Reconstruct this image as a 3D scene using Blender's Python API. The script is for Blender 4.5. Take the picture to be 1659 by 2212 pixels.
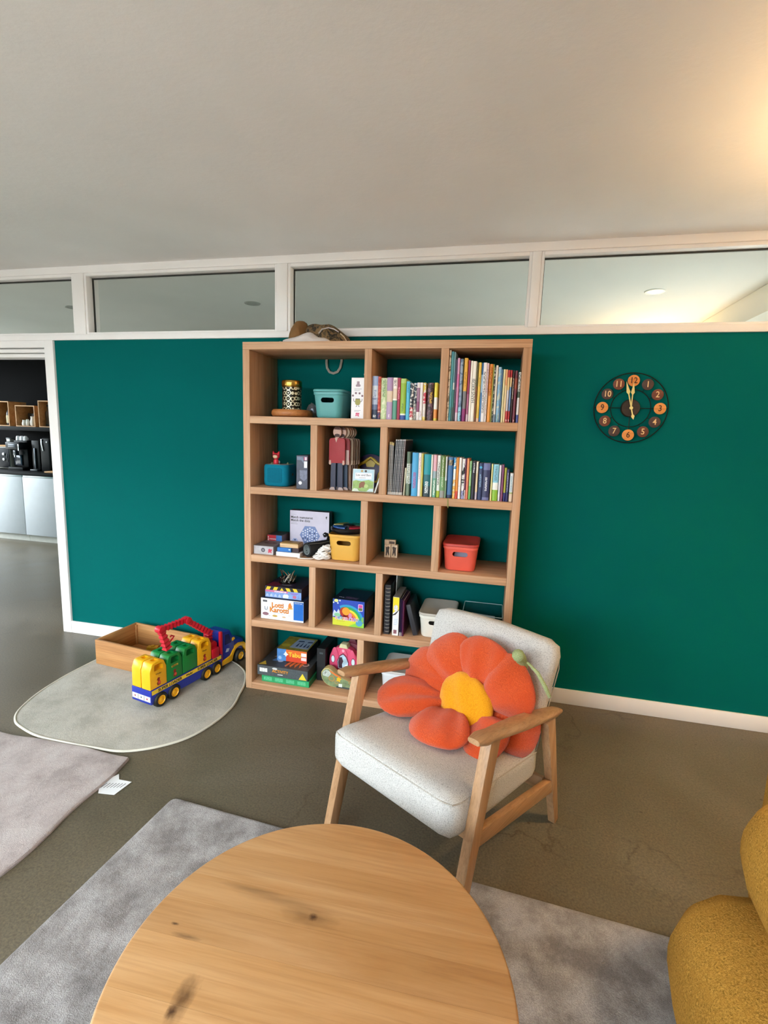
import bpy, bmesh, math, random
from mathutils import Vector, Matrix

for _o in list(bpy.data.objects):
    bpy.data.objects.remove(_o)
SC = bpy.context.scene
COL = SC.collection
R = math.radians

# ------------------------------------------------------------------ camera
_cam = bpy.data.cameras.new('camera')
_cam.sensor_fit = 'HORIZONTAL'
_cam.sensor_width = 36.0
_cam.lens = 36.0 * 1070.72 / 1659.0
_cam.clip_start = 0.02
CAM = bpy.data.objects.new('camera', _cam)
COL.objects.link(CAM)
_f = Vector((-0.22219482, 0.96295978, -0.15276755))
_r = Vector((0.97270691, 0.22967885, 0.03299826))
_u = Vector((-0.06686348, 0.14126601, 0.98771109))
CAM.matrix_world = Matrix(((_r.x, _u.x, -_f.x, 1.4014),
                           (_r.y, _u.y, -_f.y, -2.9074),
                           (_r.z, _u.z, -_f.z, 1.5263),
                           (0, 0, 0, 1)))
SC.camera = CAM

# ------------------------------------------------------------------ world and light
_w = bpy.data.worlds.new('overcast_sky')
SC.world = _w
_w.use_nodes = True
_bg = _w.node_tree.nodes['Background']
_bg.inputs[0].default_value = (0.82, 0.93, 1.0, 1)          # plain overcast sky
_bg.inputs[1].default_value = 15.5


def window_portal(name, loc, target, sx, sy):
    """guides the sky light through a real window opening (adds no light of its own)"""
    l = bpy.data.lights.new(name, 'AREA')
    l.shape = 'RECTANGLE'
    l.size, l.size_y = sx, sy
    l.cycles.is_portal = True
    o = bpy.data.objects.new(name, l)
    COL.objects.link(o)
    o.location = loc
    o.rotation_euler = (Vector(target) - Vector(loc)).to_track_quat('-Z', 'Y').to_euler()
    return o


# openings of the window wall behind the viewer and of the two windows in the left wall
WIN_X0, WIN_X1, WIN_Z0, WIN_Z1, WIN_Y = -2.7, 1.15, 0.12, 2.46, -3.8
window_portal('window_portal', ((WIN_X0 + WIN_X1) / 2, WIN_Y - 0.12, (WIN_Z0 + WIN_Z1) / 2), ((WIN_X0 + WIN_X1) / 2, 0, (WIN_Z0 + WIN_Z1) / 2), WIN_X1 - WIN_X0, WIN_Z1 - WIN_Z0)
window_portal('side_window_portal', (-3.17, -1.55, 0.80), (0, -1.55, 0.80), 2.1, 1.4)
window_portal('corridor_end_portal', (3.31, 1.2, 1.45), (0, 1.2, 1.45), 1.7, 1.0)
window_portal('corridor_window_portal', (-6.51, 1.4, 1.25), (0, 1.4, 1.25), 2.4, 2.3)

SC.view_settings.view_transform = 'Standard'
SC.view_settings.look = 'None'
SC.view_settings.gamma = 1.0
SC.view_settings.use_curve_mapping = False
SC.view_settings.exposure = 0.15
SC.cycles.max_bounces = 8
SC.cycles.diffuse_bounces = 4
SC.cycles.glossy_bounces = 3
SC.cycles.transparent_max_bounces = 8
SC.cycles.caustics_reflective = False
SC.cycles.caustics_refractive = False


# ------------------------------------------------------------------ helpers
def lin(h):
    h = h.lstrip('#')
    v = [int(h[i:i + 2], 16) / 255 for i in (0, 2, 4)]
    return tuple(c / 12.92 if c <= 0.04045 else ((c + 0.055) / 1.055) ** 2.4 for c in v) + (1,)


MATS = {}


def _nodes(name):
    m = bpy.data.materials.new(name)
    m.use_nodes = True
    nt = m.node_tree
    return m, nt, nt.nodes['Principled BSDF']


def _n(nt, typ, **kw):
    n = nt.nodes.new(typ)
    for k, v in kw.items():
        setattr(n, k, v)
    return n


def _ramp(nt, stops, fac, interp='LINEAR'):
    r = _n(nt, 'ShaderNodeValToRGB')
    cr = r.color_ramp
    cr.interpolation = interp
    while len(cr.elements) > 1:
        cr.elements.remove(cr.elements[-1])
    cr.elements[0].position = stops[0][0]
    cr.elements[0].color = lin(stops[0][1]) if isinstance(stops[0][1], str) else stops[0][1]
    for p, c in stops[1:]:
        e = cr.elements.new(p)
        e.color = lin(c) if isinstance(c, str) else c
    if fac is not None:
        nt.links.new(fac, r.inputs[0])
    return r.outputs[0]


def _coord(nt, scale=(1, 1, 1), rnd=False, kind='Object', rot=(0, 0, 0)):
    tc = _n(nt, 'ShaderNodeTexCoord')
    mp = _n(nt, 'ShaderNodeMapping')
    mp.inputs['Scale'].default_value = scale
    mp.inputs['Rotation'].default_value = rot
    nt.links.new(tc.outputs[kind], mp.inputs[0])
    if rnd:
        oi = _n(nt, 'ShaderNodeObjectInfo')
        mul = _n(nt, 'ShaderNodeMath', operation='MULTIPLY')
        mul.inputs[1].default_value = 37.0
        nt.links.new(oi.outputs['Random'], mul.inputs[0])
        nt.links.new(mul.outputs[0], mp.inputs['Location'])
    return mp.outputs[0]


def _noise(nt, vec, scale, detail=3, rough=0.55, dist=0.0):
    n = _n(nt, 'ShaderNodeTexNoise')
    n.inputs['Scale'].default_value = scale
    n.inputs['Detail'].default_value = detail
    n.inputs['Roughness'].default_value = rough
    n.inputs['Distortion'].default_value = dist
    nt.links.new(vec, n.inputs['Vector'])
    return n.outputs['Fac']


def _mix(nt, a, b, fac, mode='MIX'):
    m = _n(nt, 'ShaderNodeMix', data_type='RGBA', blend_type=mode)
    for sock, v in ((m.inputs[6], a), (m.inputs[7], b), (m.inputs[0], fac)):
        if isinstance(v, (tuple, list, float, int)):
            sock.default_value = v
        else:
            nt.links.new(v, sock)
    return m.outputs[2]


def _bump(nt, bsdf, h, strength, dist=0.002):
    b = _n(nt, 'ShaderNodeBump')
    b.inputs['Strength'].default_value = strength
    b.inputs['Distance'].default_value = dist
    nt.links.new(h, b.inputs['Height'])
    nt.links.new(b.outputs[0], bsdf.inputs['Normal'])


def M(hexcol, rough=0.5, metal=0.0, var=0.06, vscale=12.0, bump=0.0, bscale=300.0, spec=0.5, name=None, coat=0.0):
    """plain painted, plastic or paper surface with a slight procedural mottling"""
    key = (hexcol, rough, metal, var, vscale, bump, bscale, spec, coat)
    if key in MATS:
        return MATS[key]
    m, nt, b = _nodes(name or 'surface_' + hexcol.strip('#'))
    c = lin(hexcol)
    vec = _coord(nt)
    if var:
        nz = _noise(nt, vec, vscale, 3)
        lo = tuple(x * (1 - var) for x in c[:3]) + (1,)
        hi = tuple(min(1, x * (1 + var)) for x in c[:3]) + (1,)
        nt.links.new(_ramp(nt, [(0.3, lo), (0.7, hi)], nz), b.inputs['Base Color'])
    else:
        b.inputs['Base Color'].default_value = c
    b.inputs['Roughness'].default_value = rough
    b.inputs['Metallic'].default_value = metal
    b.inputs['Specular IOR Level'].default_value = spec
    if coat:
        b.inputs['Coat Weight'].default_value = coat
        b.inputs['Coat Roughness'].default_value = 0.1
    if bump:
        _bump(nt, b, _noise(nt, vec, bscale, 2), bump)
    MATS[key] = m
    return m


def wood(name, c1, c2, c3, axis='x', scale=1.0, rough=0.5, fine=0.5):
    key = ('wood', name, axis)
    if key in MATS:
        return MATS[key]
    m, nt, b = _nodes('wood_' + name)
    s = {'x': (0.06, 1, 1), 'y': (1, 0.06, 1), 'z': (1, 1, 0.06)}[axis]
    vec = _coord(nt, tuple(k * scale for k in s), rnd=True)
    n1 = _noise(nt, vec, 14, 5, 0.6, 0.6)
    col = _ramp(nt, [(0.30, c1), (0.5, c2), (0.72, c3)], n1)
    s2 = {'x': (0.02, 1, 1), 'y': (1, 0.02, 1), 'z': (1, 1, 0.02)}[axis]
    n2 = _noise(nt, _coord(nt, tuple(k * scale for k in s2), rnd=True), 160, 2, 0.7)
    dark = _ramp(nt, [(0.35, (0.45, 0.38, 0.32, 1)), (0.55, (1, 1, 1, 1))], n2)
    col2 = _mix(nt, col, dark, fine, 'MULTIPLY')
    nt.links.new(col2, b.inputs['Base Color'])
    b.inputs['Roughness'].default_value = rough
    _bump(nt, b, n2, 0.08, 0.001)
    MATS[key] = m
    return m


def fabric(name, c1, c2, scale=260.0, bump=0.5, patch=None, pscale=5.0, rough=0.95, lo=0.35, hi=0.65, sheen=0.0):
    """woven or plush cloth: fine two-colour speckle, optional broad patches"""
    key = ('fabric', name)
    if key in MATS:
        return MATS[key]
    m, nt, b = _nodes('fabric_' + name)
    vec = _coord(nt)
    n1 = _noise(nt, vec, scale, 3, 0.7)
    col = _ramp(nt, [(lo, c1), (hi, c2)], n1)
    if patch:
        n2 = _noise(nt, vec, pscale, 4, 0.6, 0.4)
        msk = _ramp(nt, [(0.42, (0, 0, 0, 1)), (0.62, (1, 1, 1, 1))], n2)
        col = _mix(nt, col, lin(patch), _scale(nt, msk, 0.75))
    nt.links.new(col, b.inputs['Base Color'])
    b.inputs['Roughness'].default_value = rough
    b.inputs['Specular IOR Level'].default_value = 0.15
    b.inputs['Sheen Weight'].default_value = sheen
    _bump(nt, b, n1, bump, 0.004)
    MATS[key] = m
    return m


def _scale(nt, sock, k):
    m = _n(nt, 'ShaderNodeMath', operation='MULTIPLY')
    nt.links.new(sock, m.inputs[0])
    m.inputs[1].default_value = k
    return m.outputs[0]


def emit(hexcol, strength):
    key = ('emit', hexcol, strength)
    if key in MATS:
        return MATS[key]
    m, nt, b = _nodes('glow_' + hexcol.strip('#'))
    b.inputs['Base Color'].default_value = lin(hexcol)
    b.inputs['Emission Color'].default_value = lin(hexcol)
    b.inputs['Emission Strength'].default_value = strength
    MATS[key] = m
    return m


def glass_mat(name, tint, refl=0.10, rough=0.02):
    key = ('glass', name)
    if key in MATS:
        return MATS[key]
    m = bpy.data.materials.new('glass_' + name)
    m.use_nodes = True
    nt = m.node_tree
    nt.nodes.clear()
    out = _n(nt, 'ShaderNodeOutputMaterial')
    tr = _n(nt, 'ShaderNodeBsdfTransparent')
    tr.inputs[0].default_value = tint
    gl = _n(nt, 'ShaderNodeBsdfGlossy')
    gl.inputs['Roughness'].default_value = rough
    fr = _n(nt, 'ShaderNodeLayerWeight')
    fr.inputs['Blend'].default_value = 0.5
    pw = _n(nt, 'ShaderNodeMath', operation='POWER')
    pw.inputs[1].default_value = 4.0
    nt.links.new(fr.outputs['Facing'], pw.inputs[0])
    ad = _n(nt, 'ShaderNodeMath', operation='MULTIPLY_ADD')
    ad.inputs[1].default_value = 0.7
    ad.inputs[2].default_value = refl * 0.5
    nt.links.new(pw.outputs[0], ad.inputs[0])
    mx = _n(nt, 'ShaderNodeMixShader')
    nt.links.new(ad.outputs[0], mx.inputs[0])
    nt.links.new(tr.outputs[0], mx.inputs[1])
    nt.links.new(gl.outputs[0], mx.inputs[2])
    nt.links.new(mx.outputs[0], out.inputs[0])
    MATS[key] = m
    return m


# ---- mesh helpers (each adds a shape to a bmesh)
def bmn():
    return bmesh.new()


def bx(bm, x0, x1, y0, y1, z0, z1, bev=0.0, seg=2):
    r = bmesh.ops.create_cube(bm, size=1.0)
    for v in r['verts']:
        v.co = Vector(((x0 + x1) / 2 + v.co.x * (x1 - x0), (y0 + y1) / 2 + v.co.y * (y1 - y0), (z0 + z1) / 2 + v.co.z * (z1 - z0)))
    if bev:
        es = list({e for v in r['verts'] for e in v.link_edges})
        bmesh.ops.bevel(bm, geom=es, offset=bev, segments=seg, profile=0.5, affect='EDGES')
    return bm


def cyl(bm, c, r, h, axis='z', seg=28, r2=None, bev=0.0):
    mat = Matrix.Translation(c)
    if axis == 'x':
        mat = mat @ Matrix.Rotation(R(90), 4, 'Y')
    elif axis == 'y':
        mat = mat @ Matrix.Rotation(R(-90), 4, 'X')
    res = bmesh.ops.create_cone(bm, cap_ends=True, segments=seg, radius1=r, radius2=r if r2 is None else r2, depth=h, matrix=mat)
    if bev:
        es = [e for e in {e for v in res['verts'] for e in v.link_edges} if any(len(f.verts) > 4 for f in e.link_faces)]
        bmesh.ops.bevel(bm, geom=es, offset=bev, segments=2, profile=0.5, affect='EDGES')
    return bm


def lathe(bm, prof, seg=32, c=(0, 0, 0)):
    rings = []
    for (r, z) in prof:
        if r < 1e-6:
            rings.append([bm.verts.new((c[0], c[1], c[2] + z))])
        else:
            rings.append([bm.verts.new((c[0] + r * math.cos(2 * math.pi * k / seg), c[1] + r * math.sin(2 * math.pi * k / seg), c[2] + z)) for k in range(seg)])
    for a, b in zip(rings, rings[1:]):
        if len(a) == 1 and len(b) == 1:
            continue
        for k in range(seg):
            j = (k + 1) % seg
            if len(a) == 1:
                bm.faces.new((a[0], b[j], b[k]))
            elif len(b) == 1:
                bm.faces.new((a[k], a[j], b[0]))
            else:
                bm.faces.new((a[k], a[j], b[j], b[k]))
    return bm


def tube(bm, pts, r, seg=8, closed=False, flat=None):
    """round (or flat=(w,t) ribbon-like) tube along pts"""
    pts = [Vector(p) for p in pts]
    n = len(pts)
    rings = []
    up = None
    for i, p in enumerate(pts):
        if closed:
            t = (pts[(i + 1) % n] - pts[i - 1])
        else:
            t = pts[min(i + 1, n - 1)] - pts[max(i - 1, 0)]
        t.normalize()
        if up is None:
            up = Vector((0, 0, 1)) if abs(t.z) < 0.9 else Vector((1, 0, 0))
        a = (up - t * up.dot(t)).normalized()
        up = a
        b = t.cross(a)
        rr = r[i] if isinstance(r, (list, tuple)) else r
        ring = []
        for k in range(seg):
            an = 2 * math.pi * (k + 0.5) / seg
            if flat:
                ring.append(bm.verts.new(p + a * math.cos(an) * flat[0] + b * math.sin(an) * flat[1]))
            else:
                ring.append(bm.verts.new(p + (a * math.cos(an) + b * math.sin(an)) * rr))
        rings.append(ring)
    for i in range(n if closed else n - 1):
        A, B = rings[i], rings[(i + 1) % n]
        for k in range(seg):
            j = (k + 1) % seg
            bm.faces.new((A[k], A[j], B[j], B[k]))
    if not closed:
        bm.faces.new(list(reversed(rings[0])))
        bm.faces.new(rings[-1])
    return bm


def prism(bm, poly, d0, d1, plane='xz', bev=0.0, seg=2):
    """extrude a 2-D outline; plane 'xz' -> depth along y, 'xy' -> along z, 'yz' -> along x"""
    def P(a, b, d):
        return {'xz': (a, d, b), 'xy': (a, b, d), 'yz': (d, a, b)}[plane]
    A = [bm.verts.new(P(a, b, d0)) for a, b in poly]
    B = [bm.verts.new(P(a, b, d1)) for a, b in poly]
    n = len(poly)
    fs = [bm.faces.new(A), bm.faces.new(list(reversed(B)))]
    for k in range(n):
        j = (k + 1) % n
        fs.append(bm.faces.new((A[k], B[k], B[j], A[j])))
    bmesh.ops.recalc_face_normals(bm, faces=fs)
    if bev:
        es = list({e for f in fs[:2] for e in f.edges})
        bmesh.ops.bevel(bm, geom=es, offset=bev, segments=seg, profile=0.5, affect='EDGES')
    return bm


def ball(bm, c, rx, ry=None, rz=None, seg=20, rings=12):
    ry = rx if ry is None else ry
    rz = rx if rz is None else rz
    bmesh.ops.create_uvsphere(bm, u_segments=seg, v_segments=rings, radius=1.0,
                              matrix=Matrix.Translation(c) @ Matrix.Diagonal((rx, ry, rz, 1)))
    return bm


def rrect(w, d, r, n=6):
    """rounded rectangle outline centred on the origin"""
    pts = []
    for cx, cy, a0 in ((w / 2 - r, d / 2 - r, 0), (-w / 2 + r, d / 2 - r, 90), (-w / 2 + r, -d / 2 + r, 180), (w / 2 - r, -d / 2 + r, 270)):
        for k in range(n + 1):
            a = R(a0 + 90 * k / n)
            pts.append((cx + r * math.cos(a), cy + r * math.sin(a)))
    return pts


def circle2(r, n=24, c=(0, 0), sx=1.0, sy=1.0):
    return [(c[0] + r * sx * math.cos(2 * math.pi * k / n), c[1] + r * sy * math.sin(2 * math.pi * k / n)) for k in range(n)]


def loft(bm, loops, cap0=True, cap1=True):
    rings = [[bm.verts.new(p) for p in L] for L in loops]
    n = len(rings[0])
    for a, b in zip(rings, rings[1:]):
        for k in range(n):
            j = (k + 1) % n
            bm.faces.new((a[k], a[j], b[j], b[k]))
    if cap0:
        bm.faces.new(list(reversed(rings[0])))
    if cap1:
        bm.faces.new(rings[-1])
    return bm


def mesh_of(bm, name, smooth=True, angle=38):
    bmesh.ops.recalc_face_normals(bm, faces=bm.faces[:])
    if smooth:
        lim = R(angle)
        for f in bm.faces:
            f.smooth = True
        for e in bm.edges:
            if len(e.link_faces) == 2:
                e.smooth = e.calc_face_angle(0) < lim
    me = bpy.data.meshes.new(name)
    bm.to_mesh(me)
    bm.free()
    return me


def obj(name, bm, mat, parent=None, loc=(0, 0, 0), rot=(0, 0, 0), smooth=True, angle=38):
    me = mesh_of(bm, name, smooth, angle) if isinstance(bm, bmesh.types.BMesh) else bm
    if mat is not None and not me.materials:
        me.materials.append(mat)
    o = bpy.data.objects.new(name, me)
    COL.objects.link(o)
    o.location = loc
    o.rotation_euler = rot
    if parent is not None:
        o.parent = parent
    return o


def tag(o, label, cat, group=None):
    o['label'] = label
    o['category'] = cat
    if group:
        o['group'] = group
    return o


def thing(name, label, cat, loc=(0, 0, 0), rotz=0.0, group=None, rot=None):
    o = bpy.data.objects.new(name, None)
    o.empty_display_size = 0.05
    COL.objects.link(o)
    o.location = loc
    o.rotation_euler = rot if rot else (0, 0, rotz)
    return tag(o, label, cat, group)


def struct(name, bm, mat, **kw):
    o = obj(name, bm, mat, **kw)
    if o.parent is None:
        o['kind'] = 'structure'
    return o


def text(s, size, mat, parent, loc, rot=(R(90), 0, 0), name='lettering', ext=0.0003, align='CENTER', sx=1.0, bold=0.0):
    cu = bpy.data.curves.new(name, 'FONT')
    cu.body = s
    cu.size = size
    cu.align_x = align
    cu.align_y = 'CENTER'
    cu.extrude = ext
    cu.offset = bold
    cu.resolution_u = 3
    t = bpy.data.objects.new(name, cu)
    COL.objects.link(t)
    me = bpy.data.meshes.new_from_object(t)
    bpy.data.objects.remove(t)
    me.materials.clear()
    me.materials.append(mat)
    o = bpy.data.objects.new(name, me)
    COL.objects.link(o)
    o.parent = parent
    o.location = loc
    o.rotation_euler = rot
    o.scale = (sx, 1, 1)
    return o


def plate(name, poly, mat, parent, d, th=0.0006, plane='xz', out=-1):
    """a thin printed or applied shape lying on a face at depth d"""
    bm = bmn()
    prism(bm, poly, d, d + out * th, plane)
    return obj(name, bm, mat, parent, smooth=False)


def rect(x0, x1, z0, z1):
    return [(x0, z0), (x1, z0), (x1, z1), (x0, z1)]


def cut(o, cutter_bm):
    """subtract a shape from a mesh object and keep the result as its mesh"""
    c = bpy.data.objects.new('cutter', mesh_of(cutter_bm, 'cutter', False))
    COL.objects.link(c)
    c.matrix_world = Matrix.Identity(4)
    md = o.modifiers.new('b', 'BOOLEAN')
    md.operation = 'DIFFERENCE'
    md.solver = 'EXACT'
    md.object = c
    par, o.parent = o.parent, None
    l, rt = o.location.copy(), o.rotation_euler.copy()
    o.location, o.rotation_euler = (0, 0, 0), (0, 0, 0)
    dg = bpy.context.evaluated_depsgraph_get()
    me = bpy.data.meshes.new_from_object(o.evaluated_get(dg))
    o.modifiers.clear()
    bpy.data.objects.remove(c)
    bm = bmn()
    bm.from_mesh(me)
    mats = [m for m in o.data.materials]
    me2 = mesh_of(bm, o.data.name)
    for m in mats:
        me2.materials.append(m)
    o.data = me2
    o.parent = par
    o.location, o.rotation_euler = l, rt
    return o


def copy_tree(o, parent=None):
    c = o.copy()
    COL.objects.link(c)
    c.parent = parent
    for ch in [x for x in o.children]:
        copy_tree(ch, c)
    return c


rnd = random.Random(7)

# ------------------------------------------------------------------ the setting
def mat_floor():
    m, nt, b = _nodes('polished_concrete')
    vec = _coord(nt)
    n1 = _noise(nt, vec, 1.1, 5, 0.6, 0.5)
    col = _ramp(nt, [(0.25, '#534a3c'), (0.5, '#625949'), (0.75, '#70685a')], n1)
    n2 = _noise(nt, vec, 120, 4, 0.8)
    sp = _ramp(nt, [(0.32, (0.55, 0.53, 0.50, 1)), (0.5, (1, 1, 1, 1)), (0.68, (1.5, 1.44, 1.3, 1))], n2)
    col = _mix(nt, col, sp, 0.85, 'MULTIPLY')
    # sparse dark pits and hairline cracks of the screed
    n3 = _noise(nt, vec, 22, 2, 0.5)
    pits = _ramp(nt, [(0.0, (0.35, 0.32, 0.28, 1)), (0.235, (0.55, 0.5, 0.45, 1)), (0.26, (1, 1, 1, 1))], n3)
    col = _mix(nt, col, pits, 1.0, 'MULTIPLY')
    vo = _n(nt, 'ShaderNodeTexVoronoi', feature='DISTANCE_TO_EDGE')
    vo.inputs['Scale'].default_value = 0.85
    wv = _n(nt, 'ShaderNodeVectorMath', operation='ADD')
    nv = _n(nt, 'ShaderNodeTexNoise')
    nv.inputs['Scale'].default_value = 4.0
    nv.inputs['Detail'].default_value = 6
    nt.links.new(vec, nv.inputs['Vector'])
    sc = _n(nt, 'ShaderNodeVectorMath', operation='SCALE')
    sc.inputs['Scale'].default_value = 0.35
    nt.links.new(nv.outputs['Color'], sc.inputs[0])
    nt.links.new(vec, wv.inputs[0])
    nt.links.new(sc.outputs[0], wv.inputs[1])
    nt.links.new(wv.outputs[0], vo.inputs['Vector'])
    cr = _ramp(nt, [(0.0, (0.62, 0.6, 0.56, 1)), (0.0025, (0.8, 0.78, 0.75, 1)), (0.005, (1, 1, 1, 1))], vo.outputs['Distance'])
    n4 = _noise(nt, vec, 1.7, 2)
    gate = _ramp(nt, [(0.5, (0, 0, 0, 1)), (0.62, (1, 1, 1, 1))], n4)
    col = _mix(nt, col, _mix(nt, col, cr, 1.0, 'MULTIPLY'), gate)
    nt.links.new(col, b.inputs['Base Color'])
    rr = _ramp(nt, [(0.3, (0.30, 0.30, 0.30, 1)), (0.7, (0.46, 0.46, 0.46, 1))], n1)
    nt.links.new(rr, b.inputs['Roughness'])
    b.inputs['Specular IOR Level'].default_value = 0.42
    _bump(nt, b, n2, 0.05, 0.001)
    return m


def mat_paint(name, hexcol, rough, bump=0.12, bscale=55, var=0.03, spec=0.4):
    m, nt, b = _nodes(name)
    vec = _coord(nt)
    c = lin(hexcol)
    n1 = _noise(nt, vec, 2.0, 3)
    nt.links.new(_ramp(nt, [(0.3, tuple(x * (1 - var) for x in c[:3]) + (1,)), (0.7, tuple(x * (1 + var) for x in c[:3]) + (1,))], n1), b.inputs['Base Color'])
    b.inputs['Roughness'].default_value = rough
    b.inputs['Specular IOR Level'].default_value = spec
    n2 = _noise(nt, vec, bscale, 4, 0.6)
    _bump(nt, b, n2, bump, 0.003)
    return m


MF = mat_floor()
MG = mat_paint('teal_wall_paint', '#00605d', 0.75, 0.06, 90, 0.03, 0.05)
MC = mat_paint('ceiling_paint', '#f0ecea', 0.85, 0.35, 38)
MW = mat_paint('white_wall_paint', '#e4e0da', 0.8)
MT = mat_paint('white_trim_paint', '#f5f0ee', 0.38, 0.04, 25)
MBK = mat_paint('black_kitchen_wall', '#060607', 0.6, 0.03, 55, 0.03, 0.02)
CEIL = 2.557

struct('floor', bx(bmn(), -6.5, 3.3, -5.2, 3.0, -0.1, 0.0), MF, smooth=False)
struct('ceiling', bx(bmn(), -6.5, 3.3, -5.2, 3.0, CEIL, CEIL + 0.1), MC, smooth=False)
# teal partition with the bookcase, and its short continuation past the doorway
struct('wall_back', bx(bmn(), -1.62, 3.2, 0.0, 0.10, 0.0, 2.091), MG, smooth=False)
struct('wall_back', bx(bmn(), -6.4, -2.98, 0.0, 0.10, 0.0, 2.091), MG, smooth=False)
bm = bmn()
bx(bm, 3.2, 3.3, -5.2, 0.35, 0.0, CEIL)
bx(bm, 3.2, 3.3, 2.05, 3.0, 0.0, CEIL)
bx(bm, 3.2, 3.3, 0.35, 2.05, 0.0, 0.95)
bx(bm, 3.2, 3.3, 0.35, 2.05, 1.95, CEIL)
struct('wall_right', bm, MW, smooth=False)
# window wall behind the viewer: sill, header, piers
bm = bmn()
bx(bm, -5.4, 3.2, WIN_Y - 0.12, WIN_Y, 0.0, WIN_Z0)
bx(bm, -5.4, 3.2, WIN_Y - 0.12, WIN_Y, WIN_Z1, CEIL)
bx(bm, -5.4, WIN_X0, WIN_Y - 0.12, WIN_Y, WIN_Z0, WIN_Z1)
bx(bm, WIN_X1, 3.2, WIN_Y - 0.12, WIN_Y, WIN_Z0, WIN_Z1)
for k in (1, 2, 3):
    xm = WIN_X0 + (WIN_X1 - WIN_X0) * k / 4
    bx(bm, xm - 0.03, xm + 0.03, WIN_Y - 0.10, WIN_Y - 0.02, WIN_Z0, WIN_Z1)
struct('wall_front', bm, MW, smooth=False)
bm = bmn()
bx(bm, -3.16, -3.06, -5.2, -2.6, 0.0, CEIL)
bx(bm, -3.16, -3.06, -0.5, 0.0, 0.0, CEIL)
bx(bm, -3.16, -3.06, -2.6, -0.5, 0.0, 0.10)
bx(bm, -3.16, -3.06, -2.6, -0.5, 1.50, CEIL)
struct('wall_left', bm, MW, smooth=False)
bm = bmn()
bx(bm, -6.5, -6.4, 0.1, 0.2, 0.0, CEIL)
bx(bm, -6.5, -6.4, 2.6, 3.0, 0.0, CEIL)
bx(bm, -6.5, -6.4, 0.2, 2.6, 0.0, 0.1)
bx(bm, -6.5, -6.4, 0.2, 2.6, 2.4, CEIL)
struct('wall_left', bm, MW, smooth=False)
# outside: paved yard and unseen walls added to block the low sky
struct('yard_ground', bx(bmn(), -30, 20, -30, 20, -0.5, -0.25), mat_paint('yard_paving', '#a5a199', 0.9), smooth=False)
struct('sky_block_wall', bx(bmn(), -28, 18, -13.4, -13.0, -0.25, 2.6), mat_paint('sky_block_render', '#77736a', 0.9), smooth=False)
struct('sky_block_wall', bx(bmn(), -18.4, -18.0, -13.0, 10, -0.25, 2.6), mat_paint('sky_block_render2', '#77736a', 0.9), smooth=False)
struct('wall_back', bx(bmn(), -6.4, -3.05, 0.02, 0.10, 2.128, 2.512), MW, smooth=False)
struct('wall_kitchen', bx(bmn(), -6.4, -3.35, 2.86, 2.98, 0.0, CEIL), MBK, smooth=False)
struct('wall_corridor', bx(bmn(), -3.35, 2.97, 2.10, 2.98, 0.0, CEIL), MW, smooth=False)
# soffit that runs along the corridor on the right
struct('soffit', bx(bmn(), 2.97, 3.2, 0.10, 2.98, 2.38, CEIL - 0.003), MW, smooth=False)

struct('baseboard_back', bx(bmn(), -1.618, -0.004, -0.014, 0.0, 0.0, 0.0896, 0.003, 2), MT)
struct('baseboard_back', bx(bmn(), 1.516, 3.2, -0.014, 0.0, 0.0, 0.0896, 0.003, 2), MT)

# door frame on the left, open doorway to the kitchen
dr = bpy.data.objects.new('door_1', None)
COL.objects.link(dr)
dr['kind'] = 'structure'
obj('jamb', bx(bmn(), -1.692, -1.618, -0.016, 0.115, 0.0, 2.091, 0.003), MT, dr)
obj('jamb', bx(bmn(), -2.98, -2.90, -0.016, 0.115, 0.0, 2.091, 0.003), MT, dr)
obj('door_stop', bx(bmn(), -1.708, -1.692, 0.03, 0.115, 0.0, 1.99, 0.002), MT, dr)
obj('header', bx(bmn(), -2.9, -1.692, -0.010, 0.115, 2.045, 2.091, 0.002), MT, dr)
obj('head_rail', bx(bmn(), -2.9, -1.692, -0.002, 0.115, 2.012, 2.036, 0.002), MT, dr)
obj('head_lining', bx(bmn(), -2.9, -1.692, 0.006, 0.115, 1.982, 2.005, 0.002), MT, dr)
obj('groove', bx(bmn(), -2.9, -1.692, 0.02, 0.11, 1.985, 2.05), M('#8d8a86', 0.6), dr)

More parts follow.
